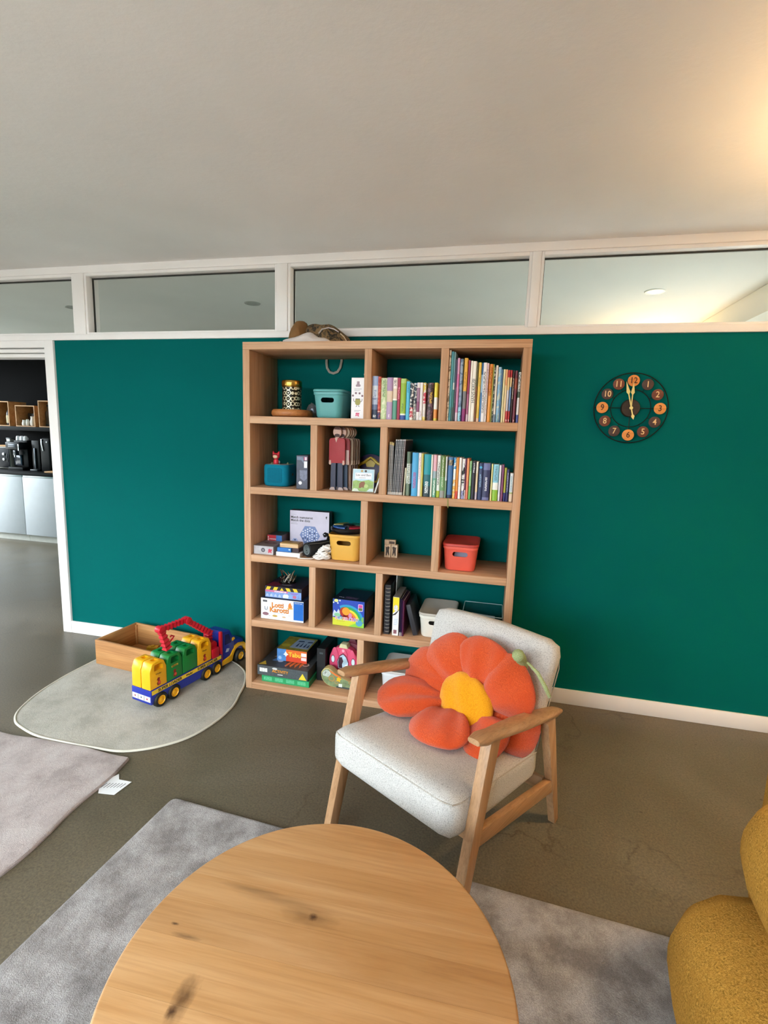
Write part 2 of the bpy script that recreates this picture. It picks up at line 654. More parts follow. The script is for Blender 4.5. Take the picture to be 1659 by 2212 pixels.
# transom: long rails, mullions and four glazed lights
struct('trim_1', bx(bmn(), -6.4, 3.2, -0.014, 0.115, 2.091, 2.128, 0.003), MT)
struct('trim_2', bx(bmn(), -6.4, 3.2, -0.014, 0.115, 2.512, CEIL, 0.003), MT)
MGL = glass_mat('transom', (0.95, 0.97, 0.95, 1), 0.05)
MGK = M('#2b2a26', 0.7)
mull = [(-3.05, -2.97), (-1.430, -1.345), (0.030, 0.098), (1.494, 1.540)]
for i, (a, b_) in enumerate(mull):
    struct('trim_%d' % (3 + i), bx(bmn(), a, b_, -0.0135, 0.115, 2.128, 2.512, 0.003), MT)
lights = [(-2.97, -1.430), (-1.345, 0.030), (0.098, 1.494), (1.540, 3.2)]
for i, (a, b_) in enumerate(lights):
    wn = bpy.data.objects.new('window_%d' % (i + 1), None)
    COL.objects.link(wn)
    wn['kind'] = 'structure'
    t_ = 0.016
    obj('glazing_bead', bx(bmn(), a, a + t_, -0.006, 0.055, 2.128, 2.512, 0.002), MT, wn)
    obj('glazing_bead', bx(bmn(), b_ - t_, b_, -0.006, 0.055, 2.128, 2.512, 0.002), MT, wn)
    obj('glazing_bead', bx(bmn(), a + t_, b_ - t_, -0.006, 0.055, 2.494, 2.512, 0.002), MT, wn)
    obj('glazing_bead', bx(bmn(), a + t_, b_ - t_, -0.006, 0.055, 2.128, 2.140, 0.002), MT, wn)
    obj('dark_strip', bx(bmn(), a + t_, b_ - t_, 0.045, 0.056, 2.487, 2.494), MGK, wn)  # thin dark strip between the top bead and the glass
    obj('dark_strip', bx(bmn(), a + t_, a + t_ + 0.005, 0.045, 0.056, 2.140, 2.487), MGK, wn)  # the same dark strip down the left side
    obj('pane', bx(bmn(), a + 0.01, b_ - 0.01, 0.057, 0.061, 2.135, 2.50), MGL, wn, smooth=False)

# recessed downlights in the corridor ceiling beyond the transom
for x, y, lit, lab in ((2.346, 0.98, 1, 'round white recessed downlight on the ceiling behind the right-hand transom glass'),
                       (-0.659, 0.986, 0, 'small grey recessed downlight on the ceiling behind the left middle transom glass'),
                       (-2.38, 0.95, 0, 'faint pale downlight behind the leftmost transom glass')):
    t = thing('downlight', lab, 'ceiling light', (x, y, CEIL), group='corridor downlights')
    obj('rim', lathe(bmn(), [(0.045, 0), (0.045, -0.006), (0.062, -0.006), (0.066, 0.0)], 28), M('#e9e7e2' if lit else '#a4a5a0', 0.4), t)
    obj('lens', cyl(bmn(), (0, 0, -0.002), 0.046, 0.004, 'z', 28), emit('#fff6e0', 1.6) if lit else M('#9b9c98', 0.4), t)

# warm wall lamp at the end of the corridor: washes the ceiling beyond the right transom
t = thing('wall_uplight', 'warm uplight on the corridor end wall behind the right-hand transom', 'wall lamp', (2.62, 2.10, 2.05))
obj('backplate', bx(bmn(), -0.05, 0.05, -0.015, 0.0, -0.08, 0.02, 0.003), M('#c9c4ba', 0.4), t)
obj('bowl', lathe(bmn(), [(0.0, -0.06), (0.05, -0.05), (0.09, -0.01), (0.095, 0.02), (0.088, 0.018), (0.05, -0.03), (0.0, -0.04)], 24, (0, -0.11, 0)), M('#efe9df', 0.5), t)
_l = bpy.data.lights.new('uplight_bulb', 'POINT')
_l.energy = 9
_l.color = (1.0, 0.72, 0.36)
_l.shadow_soft_size = 0.05
_lo = bpy.data.objects.new('uplight_bulb', _l)
COL.objects.link(_lo)
_lo.parent = t
_lo.location = (0, -0.11, 0.06)

# ------------------------------------------------------------------ floor lamp beside the sofa, just right of the view
t = thing('floor_lamp', 'brass floor lamp with open linen shade behind the mustard sofa', 'floor lamp', (2.86, -1.18, 0.0))
obj('base', lathe(bmn(), [(0, 0), (0.15, 0), (0.15, 0.015), (0.14, 0.022), (0.0, 0.022)], 36), M('#b08a46', 0.3, 1.0), t)
obj('pole', cyl(bmn(), (0, 0, 0.83), 0.011, 1.62, 'z', 16), M('#b08a46', 0.3, 1.0), t)
obj('shade', lathe(bmn(), [(0.17, 1.62), (0.14, 1.92), (0.138, 1.92), (0.168, 1.62)], 40), M('#e8cf9f', 0.9), t)
obj('bulb', ball(bmn(), (0, 0, 1.74), 0.03), emit('#ffd9a0', 8.0), t)
_l = bpy.data.lights.new('lamp_bulb', 'POINT')
_l.energy = 85
_l.color = (1.0, 0.70, 0.36)
_l.shadow_soft_size = 0.06
_lo = bpy.data.objects.new('lamp_bulb', _l)
COL.objects.link(_lo)
_lo.parent = t
_lo.location = (0, 0, 1.79)

# ------------------------------------------------------------------ bookcase
WOX = wood('oak_shelf', '#b0805a', '#c89a75', '#d6ad8a', 'x', 1.0, 0.55, 0.35)
WOZ = wood('oak_shelf', '#b0805a', '#c89a75', '#d6ad8a', 'z', 1.0, 0.55, 0.35)
BW, BD, BT, BH = 1.5113, 0.3728, 0.0396, 2.0
OPEN = (BH - 6 * BT) / 5
SH = [BT + k * (OPEN + BT) for k in (4, 3, 2, 1, 0)]          # shelf surfaces, top row first
S1, S2, S3, S4, S5 = SH
bc = thing('bookcase', 'tall open-backed oak bookcase with staggered cubbies against the teal wall', 'bookcase', (0, 0, 0))
BY0, BY1 = -BD, -0.022
g = 0.0004
obj('top_board', bx(bmn(), 0, BW, BY0, BY1, BH - BT, BH, 0.0012), WOX, bc)
obj('bottom_board', bx(bmn(), BT, BW - BT, BY0, BY1, 0, BT, 0.0012), WOX, bc)
for x0 in (0, BW - BT):
    obj('side_panel', bx(bmn(), x0, x0 + BT, BY0, BY1, 0, BH - BT - g, 0.0012), WOZ, bc)
for z in SH[:4]:
    obj('shelf', bx(bmn(), BT + g, BW - BT - g, BY0, BY1, z - BT, z, 0.0012), WOX, bc)
for row, z in enumerate(SH):
    for x0 in ((0.688, 1.080) if row in (0, 2, 4) else (0.397, 0.783)):
        obj('divider', bx(bmn(), x0, x0 + 0.038, BY0, BY1, z + g, z + OPEN - g, 0.0012), WOZ, bc)

# ------------------------------------------------------------------ books
PAGES = fabric('book_pages', '#d9cfb8', '#f0e8d6', 420, 0.2, rough=0.9)


def spine_mat(h, bands, title=None, blot=None, rough=0.42):
    """printed spine: flat colour bands from foot to head, a title line of illegible print, or blotchy artwork"""
    m, nt, b = _nodes('printed_cover')
    tc = _n(nt, 'ShaderNodeTexCoord')
    sp = _n(nt, 'ShaderNodeSeparateXYZ')
    nt.links.new(tc.outputs['Object'], sp.inputs[0])
    dv = _n(nt, 'ShaderNodeMath', operation='DIVIDE')
    dv.inputs[1].default_value = h
    nt.links.new(sp.outputs['Z'], dv.inputs[0])
    col = _ramp(nt, bands, dv.outputs[0], 'CONSTANT')
    if blot:
        c2, sc = blot
        nz = _noise(nt, _coord(nt, (1, 1, 1)), sc, 3, 0.6, 0.5)
        col = _mix(nt, col, lin(c2), _ramp(nt, [(0.50, (0, 0, 0, 1)), (0.56, (1, 1, 1, 1))], nz))
    if title:
        c2, z0, z1, half = title
        nz = _noise(nt, _coord(nt, (0.5, 0.2, 1.0)), 340, 2, 0.6)
        a = _ramp(nt, [(0.0, (0, 0, 0, 1)), (z0, (1, 1, 1, 1)), (z1, (0, 0, 0, 1))], dv.outputs[0], 'CONSTANT')
        ab = _n(nt, 'ShaderNodeMath', operation='ABSOLUTE')
        nt.links.new(sp.outputs['X'], ab.inputs[0])
        lt = _n(nt, 'ShaderNodeMath', operation='LESS_THAN')
        lt.inputs[1].default_value = half
        nt.links.new(ab.outputs[0], lt.inputs[0])
        k = _n(nt, 'ShaderNodeMath', operation='MULTIPLY')
        nt.links.new(a, k.inputs[0])
        nt.links.new(lt.outputs[0], k.inputs[1])
        k2 = _n(nt, 'ShaderNodeMath', operation='MULTIPLY')
        nt.links.new(k.outputs[0], k2.inputs[0])
        nt.links.new(_ramp(nt, [(0.46, (0, 0, 0, 1)), (0.52, (1, 1, 1, 1))], nz), k2.inputs[1])
        col = _mix(nt, col, lin(c2), k2.outputs[0])
    nt.links.new(col, b.inputs['Base Color'])
    b.inputs['Roughness'].default_value = rough
    return m


def book(x0, x1, z, h, label, bands, title=None, blot=None, depth=None, y=-0.352, lean=0.0, group=None, name='book', cat='book', soft=False):
    w = x1 - x0 - 0.0006
    d = depth or min(0.30, max(0.11, h * 0.74))
    t = thing(name, label, cat, ((x0 + x1) / 2, y, z + 0.0004), group=group, rot=(0, lean, 0))
    if isinstance(bands, str):
        bands = [(0.0, bands)]
    c = 0.0022 if w > 0.009 else 0.0012
    bm = bmn()
    # spine, slightly rounded, and the two boards
    pr = [(-w / 2, 0.004), (-w / 2 + w * 0.12, 0.0012), (0, 0.0), (w / 2 - w * 0.12, 0.0012), (w / 2, 0.004), (w / 2, d), (w / 2 - c, d), (w / 2 - c, 0.006), (-w / 2 + c, 0.006), (-w / 2 + c, d), (-w / 2, d)]
    prism(bm, pr, 0, h, 'xy')
    obj('cover', bm, spine_mat(h, bands, title, blot), t, angle=50)
    i = 0.0008 if soft else 0.003
    obj('pages', bx(bmn(), -w / 2 + c, w / 2 - c, 0.006, d - i, i, h - i), PAGES, t, smooth=False)
    return t


G1, G2, G3 = 'books in the top middle cubby', 'books in the top right cubby', 'books in the long second-row cubby'
# (x0, x1, height, label, bands from the foot up, title, blot)
row_a = [
    (0.7268, 0.758, .219, 'thick white-and-slate novel with blue handwritten title, first in the top middle cubby', [(0, '#2c3a55'), (.22, '#66789c'), (.34, '#b4c2da'), (.5, '#dde6f2'), (.78, '#9fb2da')], ('#f5f5f5', .04, .10, .008), None),
    (0.758, 0.773, .217, 'slim red book with navy foot beside the slate novel', [(0, '#26336b'), (.17, '#f0d9cf'), (.19, '#c4453a')], ('#7a1f22', .78, .95, .004), ('#e0715c', 60)),
    (0.773, 0.806, .210, 'pale green paperback in the top middle cubby', [(0, '#c3d59f')], ('#6f8a55', .55, .97, .008), ('#e6eac8', 42)),
    (0.806, 0.836, .212, 'mauve paperback with cream oval on its spine, top middle cubby', [(0, '#b99bc0'), (.42, '#e3cbb4'), (.68, '#b08fb8')], ('#f3eaf2', .05, .12, .004), None),
    (0.836, 0.861, .212, 'book with cream head and sage green foot, top middle cubby', [(0, '#5d9e8a'), (.46, '#fdf7ee'), (.50, '#ead4be'), (.74, '#fbeee8')], ('#3b3230', .80, .95, .006), None),
    (0.861, 0.878, .211, 'slim crimson book in the top middle cubby', [(0, '#a82f4c')], ('#ef9bb0', .50, .78, .003), None),
    (0.878, 0.906, .207, 'lime green book with a blue foot band in the top middle cubby', [(0, '#33509f'), (.11, '#eef3e2'), (.15, '#98bb3d'), (.89, '#b3cf6e')], ('#557d28', .2, .4, .004), None),
    (0.907, 0.927, .194, 'sky blue paperback in the top middle cubby', [(0, '#58bfe4')], ('#2e7fae', .70, .95, .003), None),
    (0.928, 0.946, .186, 'black comic with red blotches right of the sky blue paperback', [(0, '#efe7e2'), (.07, '#c43b4e'), (.34, '#20283a')], None, ('#f2ece6', 70)),
    (0.946, 0.963, .186, 'navy comic with grey lower half in the top middle cubby', [(0, '#8d8b86'), (.45, '#2b3346'), (.95, '#9db4e6')], None, ('#dcdcd4', 75)),
    (0.963, 0.979, .188, 'thin comic with purple middle and white ends', [(0, '#efe9ea'), (.22, '#8d4f72'), (.5, '#a47a95'), (.86, '#f0e4e4')], None, None),
    (0.979, 0.994, .188, 'thin white comic in the top middle cubby', [(0, '#f4eef0')], ('#c9a8b8', .08, .25, .004), None),
    (0.996, 1.009, .188, 'thin comic in yellow, red and white right of the white comic', [(0, '#e9cf46'), (.10, '#efe6e4'), (.45, '#d6435d'), (.75, '#f2d03c')], None, ('#fbf6f2', 60)),
    (1.016, 1.047, .188, 'thick dark brown comic with yellow SPEZIAL lettering', [(0, '#4a3038'), (.3, '#33191b')], None, ('#7c5560', 46)),
    (1.052, 1.069, .188, 'yellow comic with white and orange lower half, last in the top middle cubby', [(0, '#f2dd58'), (.06, '#f0994c'), (.30, '#fbf7ee'), (.62, '#f3df50')], None, None),
]
row_b = [
    (1.1185, 1.128, .346, 'tallest book, cream with brown blots, first in the top right cubby', [(0, '#f2e6d2')], None, ('#8f7f66', 34)),
    (1.128, 1.142, .340, 'tall teal picture book in the top right cubby', [(0, '#4f9aa6')], ('#2f6f7c', .05, .2, .003), None),
    (1.142, 1.151, .338, 'tall teal-grey picture book with white label on its spine', [(0, '#5d6d68'), (.20, '#4f8f88'), (.46, '#f1ece4'), (.56, '#7fa3ad')], None, None),
    (1.151, 1.161, .301, 'dark slate picture book between the teal and pink ones', [(0, '#3b3a44'), (.3, '#59515f'), (.55, '#43405a')], None, None),
    (1.161, 1.173, .308, 'pink picture book in the top right cubby', [(0, '#e8d3e2'), (.14, '#d489b4'), (.55, '#cf6fa8'), (.75, '#dca0c4')], None, None),
    (1.174, 1.190, .305, 'icy blue patterned picture book in the top right cubby', [(0, '#a9dff0'), (.25, '#9fb0c6')], None, ('#5f7797', 46)),
    (1.195, 1.212, .308, 'picture book in amber, grey and magenta bands', [(0, '#8f2b72'), (.20, '#7c7b80'), (.48, '#eab042')], ('#a86a1c', .54, .78, .003), None),
    (1.214, 1.225, .298, 'burgundy picture book with mauve foot, top right cubby', [(0, '#e3c9d4'), (.12, '#b86a8e'), (.45, '#a23a62')], None, None),
    (1.227, 1.238, .295, 'cream picture book left of the HANS lettering', [(0, '#f5ece2')], None, None),
    (1.238, 1.256, .293, 'thick cream art book lettered HANS in the top right cubby', [(0, '#f6eee2')], None, None),
    (1.257, 1.264, .287, 'thin brown book right of the cream art book', [(0, '#8e5f49'), (.6, '#6c6a52')], None, None),
    (1.266, 1.279, .287, 'yellow picture book in the top right cubby', [(0, '#f1c6a8'), (.06, '#eec550')], ('#b98a2a', .6, .75, .002), None),
    (1.280, 1.289, .286, 'blue and white picture book right of the yellow one', [(0, '#4d86c0'), (.5, '#a9cbe8'), (.8, '#2f6798')], None, None),
    (1.289, 1.306, .286, 'white picture book with grey print along its spine', [(0, '#f3eef0')], ('#6a6468', .15, .85, .005), None),
    (1.306, 1.316, .284, 'white and rose picture book left of the orange one', [(0, '#efe7ec'), (.5, '#e9c9d2')], ('#7d747c', .1, .9, .002), None),
    (1.319, 1.335, .280, 'orange picture book with brown lettering in the top right cubby', [(0, '#ee9a3f'), (.45, '#e8882a')], ('#9a4d12', .46, .95, .005), None),
    (1.336, 1.3405, .279, 'very thin lime book right of the orange one', [(0, '#c9cf74')], None, None),
    (1.342, 1.349, .268, 'thin black and white speckled book in the top right cubby', [(0, '#4a4f4c')], None, ('#e9e4d2', 60)),
    (1.350, 1.360, .273, 'beige book with slate foot in the top right cubby', [(0, '#7f8fa6'), (.14, '#f0e2d4')], None, None),
    (1.362, 1.377, .265, 'light blue watercolour picture book in the top right cubby', [(0, '#7ea6b8'), (.13, '#86b3d6')], None, ('#c9d2cb', 30)),
    (1.377, 1.384, .254, 'thin blue book right of the light blue watercolour one', [(0, '#5b7fa8')], None, None),
    (1.386, 1.396, .255, 'pale yellow book in the top right cubby', [(0, '#f5e9b4')], None, None),
    (1.397, 1.407, .254, 'peach book right of the pale yellow one', [(0, '#f1d3a4'), (.7, '#e7a672')], None, None),
    (1.408, 1.418, .251, 'left one of two matching red, cream and blue books', [(0, '#c53a3c'), (.22, '#d4cfd6'), (.62, '#e9c88c'), (.86, '#b92a32')], ('#f7e7e2', .02, .06, .003), None),
    (1.420, 1.429, .251, 'right one of two matching red, cream and blue books', [(0, '#c53a3c'), (.22, '#7396c4'), (.68, '#efd09a'), (.86, '#b92a32')], ('#f7e7e2', .02, .06, .003), None),
    (1.431, 1.441, .250, 'black book between the red and burgundy ones', [(0, '#2a0f12')], ('#d8c9b6', .45, .85, .002), None),
    (1.442, 1.455, .249, 'burgundy book near the end of the top right cubby', [(0, '#7a3040'), (.65, '#a1482f'), (.85, '#6f2431')], ('#e8b9a8', .02, .06, .003), None),
    (1.459, 1.471, .242, 'white book with dark patch and blue foot, last in the top right cubby', [(0, '#4f5aa0'), (.16, '#efe7e4'), (.5, '#55624e'), (.62, '#f0f0ea')], ('#3f463c', .62, .98, .004), None),
]
row_c = [
    (0.924, 0.944, .230, 'grey-green book with white lettered blocks, first beside the magazines', [(0, '#6d7f6c'), (.27, '#e9ece4'), (.73, '#5f735f')], ('#5f735f', .27, .73, .006), None),
    (0.953, 0.985, .227, 'thick light blue book with magenta print in the second row', [(0, '#4aa6dc')], ('#b0458c', .18, .55, .008), None),
    (0.986, 1.002, .226, 'white book with faint red print right of the light blue one', [(0, '#f3eef0')], ('#d99aa6', .4, .9, .003), None),
    (1.002, 1.012, .224, 'thin olive yellow book in the second row', [(0, '#cfc768')], None, None),
    (1.015, 1.051, .221, 'thick turquoise book fading to dark slate with white print', [(0, '#1f3b46'), (.25, '#0f6470'), (.52, '#1295a4')], ('#e4eef0', .08, .36, .009), None),
    (1.052, 1.062, .219, 'thin cream book right of the turquoise one', [(0, '#f1efe0')], None, None),
    (1.065, 1.082, .219, 'pink book fading to mint green in the second row', [(0, '#6fae98'), (.45, '#9fb6c0'), (.62, '#eab4c4')], ('#f2f4ee', .05, .4, .004), None),
    (1.084, 1.102, .217, 'white book with lime foot in the second row', [(0, '#b3c43c'), (.16, '#f5f4ee')], ('#5a5a50', .3, .85, .004), None),
    (1.103, 1.127, .218, 'olive green book with grey foot in the second row', [(0, '#9a9a94'), (.17, '#6f9c68'), (.5, '#5f7a3c')], ('#d9e0c0', .25, .95, .003), None),
    (1.128, 1.136, .213, 'thin white-over-green book left of the blue one with a ribbon', [(0, '#8fae90'), (.42, '#f2f3ee')], None, None),
    (1.140, 1.165, .211, 'blue cloth book with black label and hanging ribbon marker', [(0, '#2f3a5c'), (.08, '#3f6fa4'), (.80, '#16181f'), (.93, '#4f7ba8')], ('#c9b48c', .80, .93, .008), None),
    (1.169, 1.182, .210, 'book in sky blue, white and amber in the second row', [(0, '#eeb84c'), (.46, '#eef3f4'), (.72, '#3f9ad6')], None, ('#f4efe4', 50)),
    (1.183, 1.195, .210, 'orange book with red foot in the second row', [(0, '#e2523c'), (.18, '#ef9a45')], None, None),
    (1.197, 1.210, .210, 'plain white paperback right of the orange book', [(0, '#f6f2f2')], ('#cfc7cc', .3, .32, .005), None),
    (1.213, 1.228, .205, 'black-edged white book with lavender foot', [(0, '#9aa0cf'), (.2, '#f3f1f4'), (.46, '#17181d'), (.49, '#f3f1f4')], None, ('#17181d', 26)),
    (1.228, 1.2345, .207, 'thin plum book left of the coral one', [(0, '#f1eef4'), (.22, '#6f3a62')], None, None),
    (1.236, 1.248, .207, 'coral paperback in the second row', [(0, '#ee8a72'), (.45, '#f19a6a')], None, None),
    (1.250, 1.262, .195, 'green paperback right of the coral one', [(0, '#79be6c'), (.35, '#a4d39a')], ('#3f8038', .75, .92, .002), None),
    (1.264, 1.281, .196, 'near-black paperback with white print in the second row', [(0, '#1f1c33')], ('#e9e7ef', .70, .95, .003), None),
    (1.283, 1.294, .193, 'cream and peach paperback right of the near-black one', [(0, '#cfc3d4'), (.2, '#f2dcb8'), (.7, '#f6ead6')], None, None),
    (1.297, 1.318, .188, 'navy paperback with a round cyan dot near its head', [(0, '#2b3a66')], ('#8fb0d4', .35, .7, .004), None),
    (1.319, 1.354, .188, 'widest indigo paperback with pale head and foot bands', [(0, '#6f74a4'), (.08, '#2f345f'), (.82, '#6a6fa0')], ('#dfe2f0', .25, .62, .005), None),
    (1.359, 1.367, .186, 'thin pale yellow paperback right of the indigo one', [(0, '#efe9a4')], None, None),
    (1.368, 1.396, .185, 'light blue paperback with lime green foot in the second row', [(0, '#8fc23c'), (.30, '#f2f4f2'), (.50, '#8fd0e6')], ('#5a7f9a', .55, .95, .006), None),
    (1.398, 1.409, .181, 'lavender white paperback near the right end of the second row', [(0, '#eeeaf2')], None, None),
    (1.411, 1.422, .184, 'plum paperback near the right end of the second row', [(0, '#8a4c74')], None, None),
    (1.424, 1.436, .169, 'short book with olive upper part over navy', [(0, '#2c2f74'), (.26, '#b3b03c')], None, None),
    (1.436, 1.449, .162, 'short navy book right of the olive one', [(0, '#2a2a66')], ('#d9d4e6', .3, .9, .002), None),
    (1.452, 1.4695, .144, 'short white book with peach foot, last in the second row', [(0, '#f2dcc4'), (.28, '#b7c47a'), (.33, '#eef4f4')], ('#4f9fb8', .35, .9, .002), None),
]
BOOKS = {}
for rows, z, grp in ((row_a, S1, G1), (row_b, S1, G2), (row_c, S2, G3)):
    for (x0, x1, h, lab, bands, title, blot) in rows:
        y = -0.352 + rnd.uniform(-0.004, 0.006)
        BOOKS[lab] = book(x0, x1, z, h, lab, bands, title, blot, y=y, group=grp)


def find(s):
    return [o for l, o in BOOKS.items() if s in l][0]


text('HANS KRÜSI', 0.021, M('#2c2a28', 0.5), find('lettered HANS'), (0, -0.0003, 0.150), (R(90), R(-90), 0), sx=1.0)
text('SPEZIAL', 0.0165, M('#f0b93c', 0.5), find('SPEZIAL'), (0.004, -0.0003, 0.115), (R(90), R(-90), 0), bold=0.0003)
text('Elena', 0.024, M('#3b4f8c', 0.5), find('slate novel with blue') if False else find('handwritten title'), (0, -0.0003, 0.125), (R(90), R(-90), 0))
plate('dot', circle2(0.0065, 18, (-0.001, 0.166)), M('#4fb4e0', 0.5), find('cyan dot'), -0.0001)
# ribbon marker hanging from the blue cloth book over the shelf edge
rb = find('ribbon marker')
bm = bmn()
tube(bm, [(-0.002, 0.03, 0.0012), (-0.002, -0.0245, 0.0015), (-0.002, -0.0262, -0.004), (-0.001, -0.0264, -0.03), (0.001, -0.0268, -0.048)], 0.001, 6, flat=(0.0004, 0.0028))
obj('ribbon', bm, M('#8c8a4c', 0.8), rb)

# magazines leaning in the same cubby
mcol = ['#5a524c', '#6b635c', '#463f3c', '#2b2a31', '#3a383f', '#211f26', '#444048', '#27262c', '#4d2626']
mx = [.8265, .835, .8425, .851, .860, .869, .877, .887, .896, .906]
mh = [.279, .279, .275, .292, .292, .293, .293, .293, .294]
ml = ['first thin magazine with gold head beside the divider', 'second thin magazine with gold head', 'third magazine in the leaning run', 'taller dark magazine, fourth in the leaning run', 'dark magazine, fifth in the leaning run',
      'near-black magazine, sixth in the leaning run', 'grey-violet magazine, seventh in the leaning run', 'dark magazine, eighth in the leaning run', 'last magazine of the leaning run with a maroon cover']
for i in range(9):
    ln = R(0.6) if i < 3 else R(2.2)
    t = thing('magazine', ml[i], 'magazine', (mx[i] + 0.004, -0.350, S2 + 0.0006), group='magazines in the second-row cubby', rot=(0, ln, 0))
    w = mx[i + 1] - mx[i] - 0.0012
    top = [(0, '#b9b3ac'), (.05, mcol[i])] + ([(.94, '#a98c3f')] if i < 3 else [(.97, '#a8a4a8')])
    obj('cover', bx(bmn(), -w / 2, w / 2, 0, 0.215, 0, mh[i] - 0.002), spine_mat(mh[i], top, ('#c9c4be', .03, .96, .0009)), t, smooth=False)
    obj('pages', bx(bmn(), -w / 2 + 0.0007, w / 2 - 0.0007, 0.002, 0.2155, 0.0005, mh[i] - 0.0015), PAGES, t, smooth=False)
book(0.911, 0.918, S2, .145, 'thin short cream booklet leaning after the magazines', [(0, '#f0ead2')], lean=R(2.0), group=G3)

# ------------------------------------------------------------------ things on the shelves
WHT = M('#f4f1f2', 0.45)
INK = M('#38343a', 0.5)
INKL = M('#8b8590', 0.5)


def slot_poly(w, h, c, n=8):
    r = h / 2
    p = []
    for s, a0 in ((1, -90), (-1, 90)):
        for k in range(n + 1):
            a = R(a0 + 180 * k / n)
            p.append((c[0] + s * (w / 2 - r) + r * math.cos(a), c[1] + r * math.sin(a)))
    return p


def basket(label, hexc, x0, x1, z, h, d, lid=True, lidhex=None, yf=-0.335, wb=0.86, lidrot=0.0, group='lidded plastic baskets'):
    """tapered plastic box with a grip slot in front, a rolled rim and a shallow lid"""
    w = x1 - x0
    t = thing('storage_basket', label, 'basket', ((x0 + x1) / 2, yf + d / 2, z + 0.0005), group=group)
    mt = M(hexc, 0.42, var=0.03, bump=0.05, bscale=500)
    hb = h - (0.014 if lid else 0.0)
    bm = bmn()
    L = []
    rad = min(0.032, w * 0.2)

    def lp(ww, dd, rr, zz):
        return [(x, y, zz) for x, y in rrect(ww, dd, rr)]
    k0, k1 = wb, 1.0
    L.append(lp(w * k0 - 0.02, d * k0 - 0.02, rad * 0.8, 0.0))
    L.append(lp(w * k0 - 0.006, d * k0 - 0.006, rad, 0.003))
    L.append(lp(w * k0, d * k0, rad, 0.012))
    L.append(lp(w * 0.955, d * 0.955, rad, hb - 0.016))
    L.append(lp(w * 0.957, d * 0.957, rad, hb - 0.0155))
    L.append(lp(w - 0.002, d - 0.002, rad, hb - 0.014))
    L.append(lp(w - 0.001, d - 0.001, rad, hb - 0.001))
    L.append(lp(w - 0.006, d - 0.006, rad, hb))
    L.append(lp(w * 0.955 - 0.006, d * 0.955 - 0.006, rad - 0.003, hb - 0.016))
    L.append(lp(w * k0 - 0.008, d * k0 - 0.008, rad - 0.003, 0.006))
    loft(bm, L)
    body = obj('tub', bm, mt, t)
    kb = bmn()
    prism(kb, slot_poly(w * 0.43, h * 0.17, (0, hb * 0.69)), -d, 0.0 - d * 0.30, 'xz')
    cut(body, kb)
    if lid:
        bm = bmn()
        loft(bm, [lp(w - 0.001, d - 0.001, rad, hb + 0.0006), lp(w + 0.004, d + 0.004, rad + 0.002, hb + 0.002), lp(w + 0.004, d + 0.004, rad + 0.002, h - 0.004), lp(w - 0.002, d - 0.002, rad, h), lp(w - 0.012, d - 0.012, rad, h), lp(w - 0.016, d - 0.016, rad, h - 0.0015)])
        obj('lid', bm, M(lidhex or hexc, 0.5, var=0.03), t)
    return t


def gamebox(name, label, x0, x1, z, h, d, yf, side, front=None, cat='board game', rotz=0.0, lid=0.0, top=None, group=None):
    """cardboard box; origin at the middle of its front bottom edge"""
    w = x1 - x0
    t = thing(name, label, cat, ((x0 + x1) / 2, yf, z + 0.0006), rotz, group)
    obj('box', bx(bmn(), -w / 2, w / 2, 0, d, 0, h, 0.0012, 1), side, t)
    if front:
        plate('front_print', rect(-w / 2 + 0.0015, w / 2 - 0.0015, 0.0015, h - 0.0015), front, t, 0.0)
    if top:
        plate('top_print', rect(-w / 2 + 0.0015, w / 2 - 0.0015, 0.0015, d - 0.0015), top, t, h, plane='xy', out=1)
    return t


def lines(t, x0, x1, z, n, dz, mat, y=-0.0007, th=0.0018):
    for k in range(n):
        e = x1 - (x1 - x0) * (0.25 if k == n - 1 else 0.06 * (k % 2))
        plate('print_line', rect(x0, e, z - k * dz - th / 2, z - k * dz + th / 2), mat, t, y, 0.0003)


# ---- top row, left cubby
t = thing('wooden_board', 'round orange-brown wooden board under the gold tin', 'board', (0.232, -0.238, S1 + 0.0004))
obj('disc', lathe(bmn(), [(0, 0), (0.094, 0), (0.111, 0.006), (0.117, 0.018), (0.114, 0.034), (0.106, 0.042), (0.0, 0.042)], 48), wood('beech_board', '#9c5c2c', '#b5713a', '#c98a50', 'x', 1.0, 0.45, 0.4), t)
obj('base_pad', cyl(bmn(), (0, 0, 0.0008), 0.09, 0.0016), M('#5a3c22', 0.7), t)

m, nt, b = _nodes('embossed_gold_tin')
vec = _coord(nt)
vo = _n(nt, 'ShaderNodeTexVoronoi')
vo.inputs['Scale'].default_value = 34
vo.inputs['Randomness'].default_value = 0.15
nt.links.new(vec, vo.inputs['Vector'])
wv = _n(nt, 'ShaderNodeMath', operation='SINE')
mu = _n(nt, 'ShaderNodeMath', operation='MULTIPLY')
mu.inputs[1].default_value = 17
nt.links.new(vo.outputs['Distance'], mu.inputs[0])
nt.links.new(mu.outputs[0], wv.inputs[0])
nt.links.new(_ramp(nt, [(0.0, '#1d180f'), (0.30, '#4a4028'), (0.62, '#b3a678'), (1.0, '#efe8d0')], wv.outputs[0]), b.inputs['Base Color'])
b.inputs['Metallic'].default_value = 0.55
b.inputs['Roughness'].default_value = 0.38
TIN = m
t = thing('tin_canister', 'patterned gold tin canister standing on the round board', 'tin', (0.224, -0.225, S1 + 0.0432))
obj('body', lathe(bmn(), [(0, 0), (0.052, 0), (0.054, 0.002), (0.054, 0.132), (0.0, 0.132)], 48), TIN, t)
obj('lid', lathe(bmn(), [(0.0555, 0.131), (0.0565, 0.133), (0.0565, 0.156), (0.054, 0.161), (0.049, 0.163), (0.046, 0.161), (0.0, 0.161)], 48), M('#c9a24e', 0.22, 1.0), t)
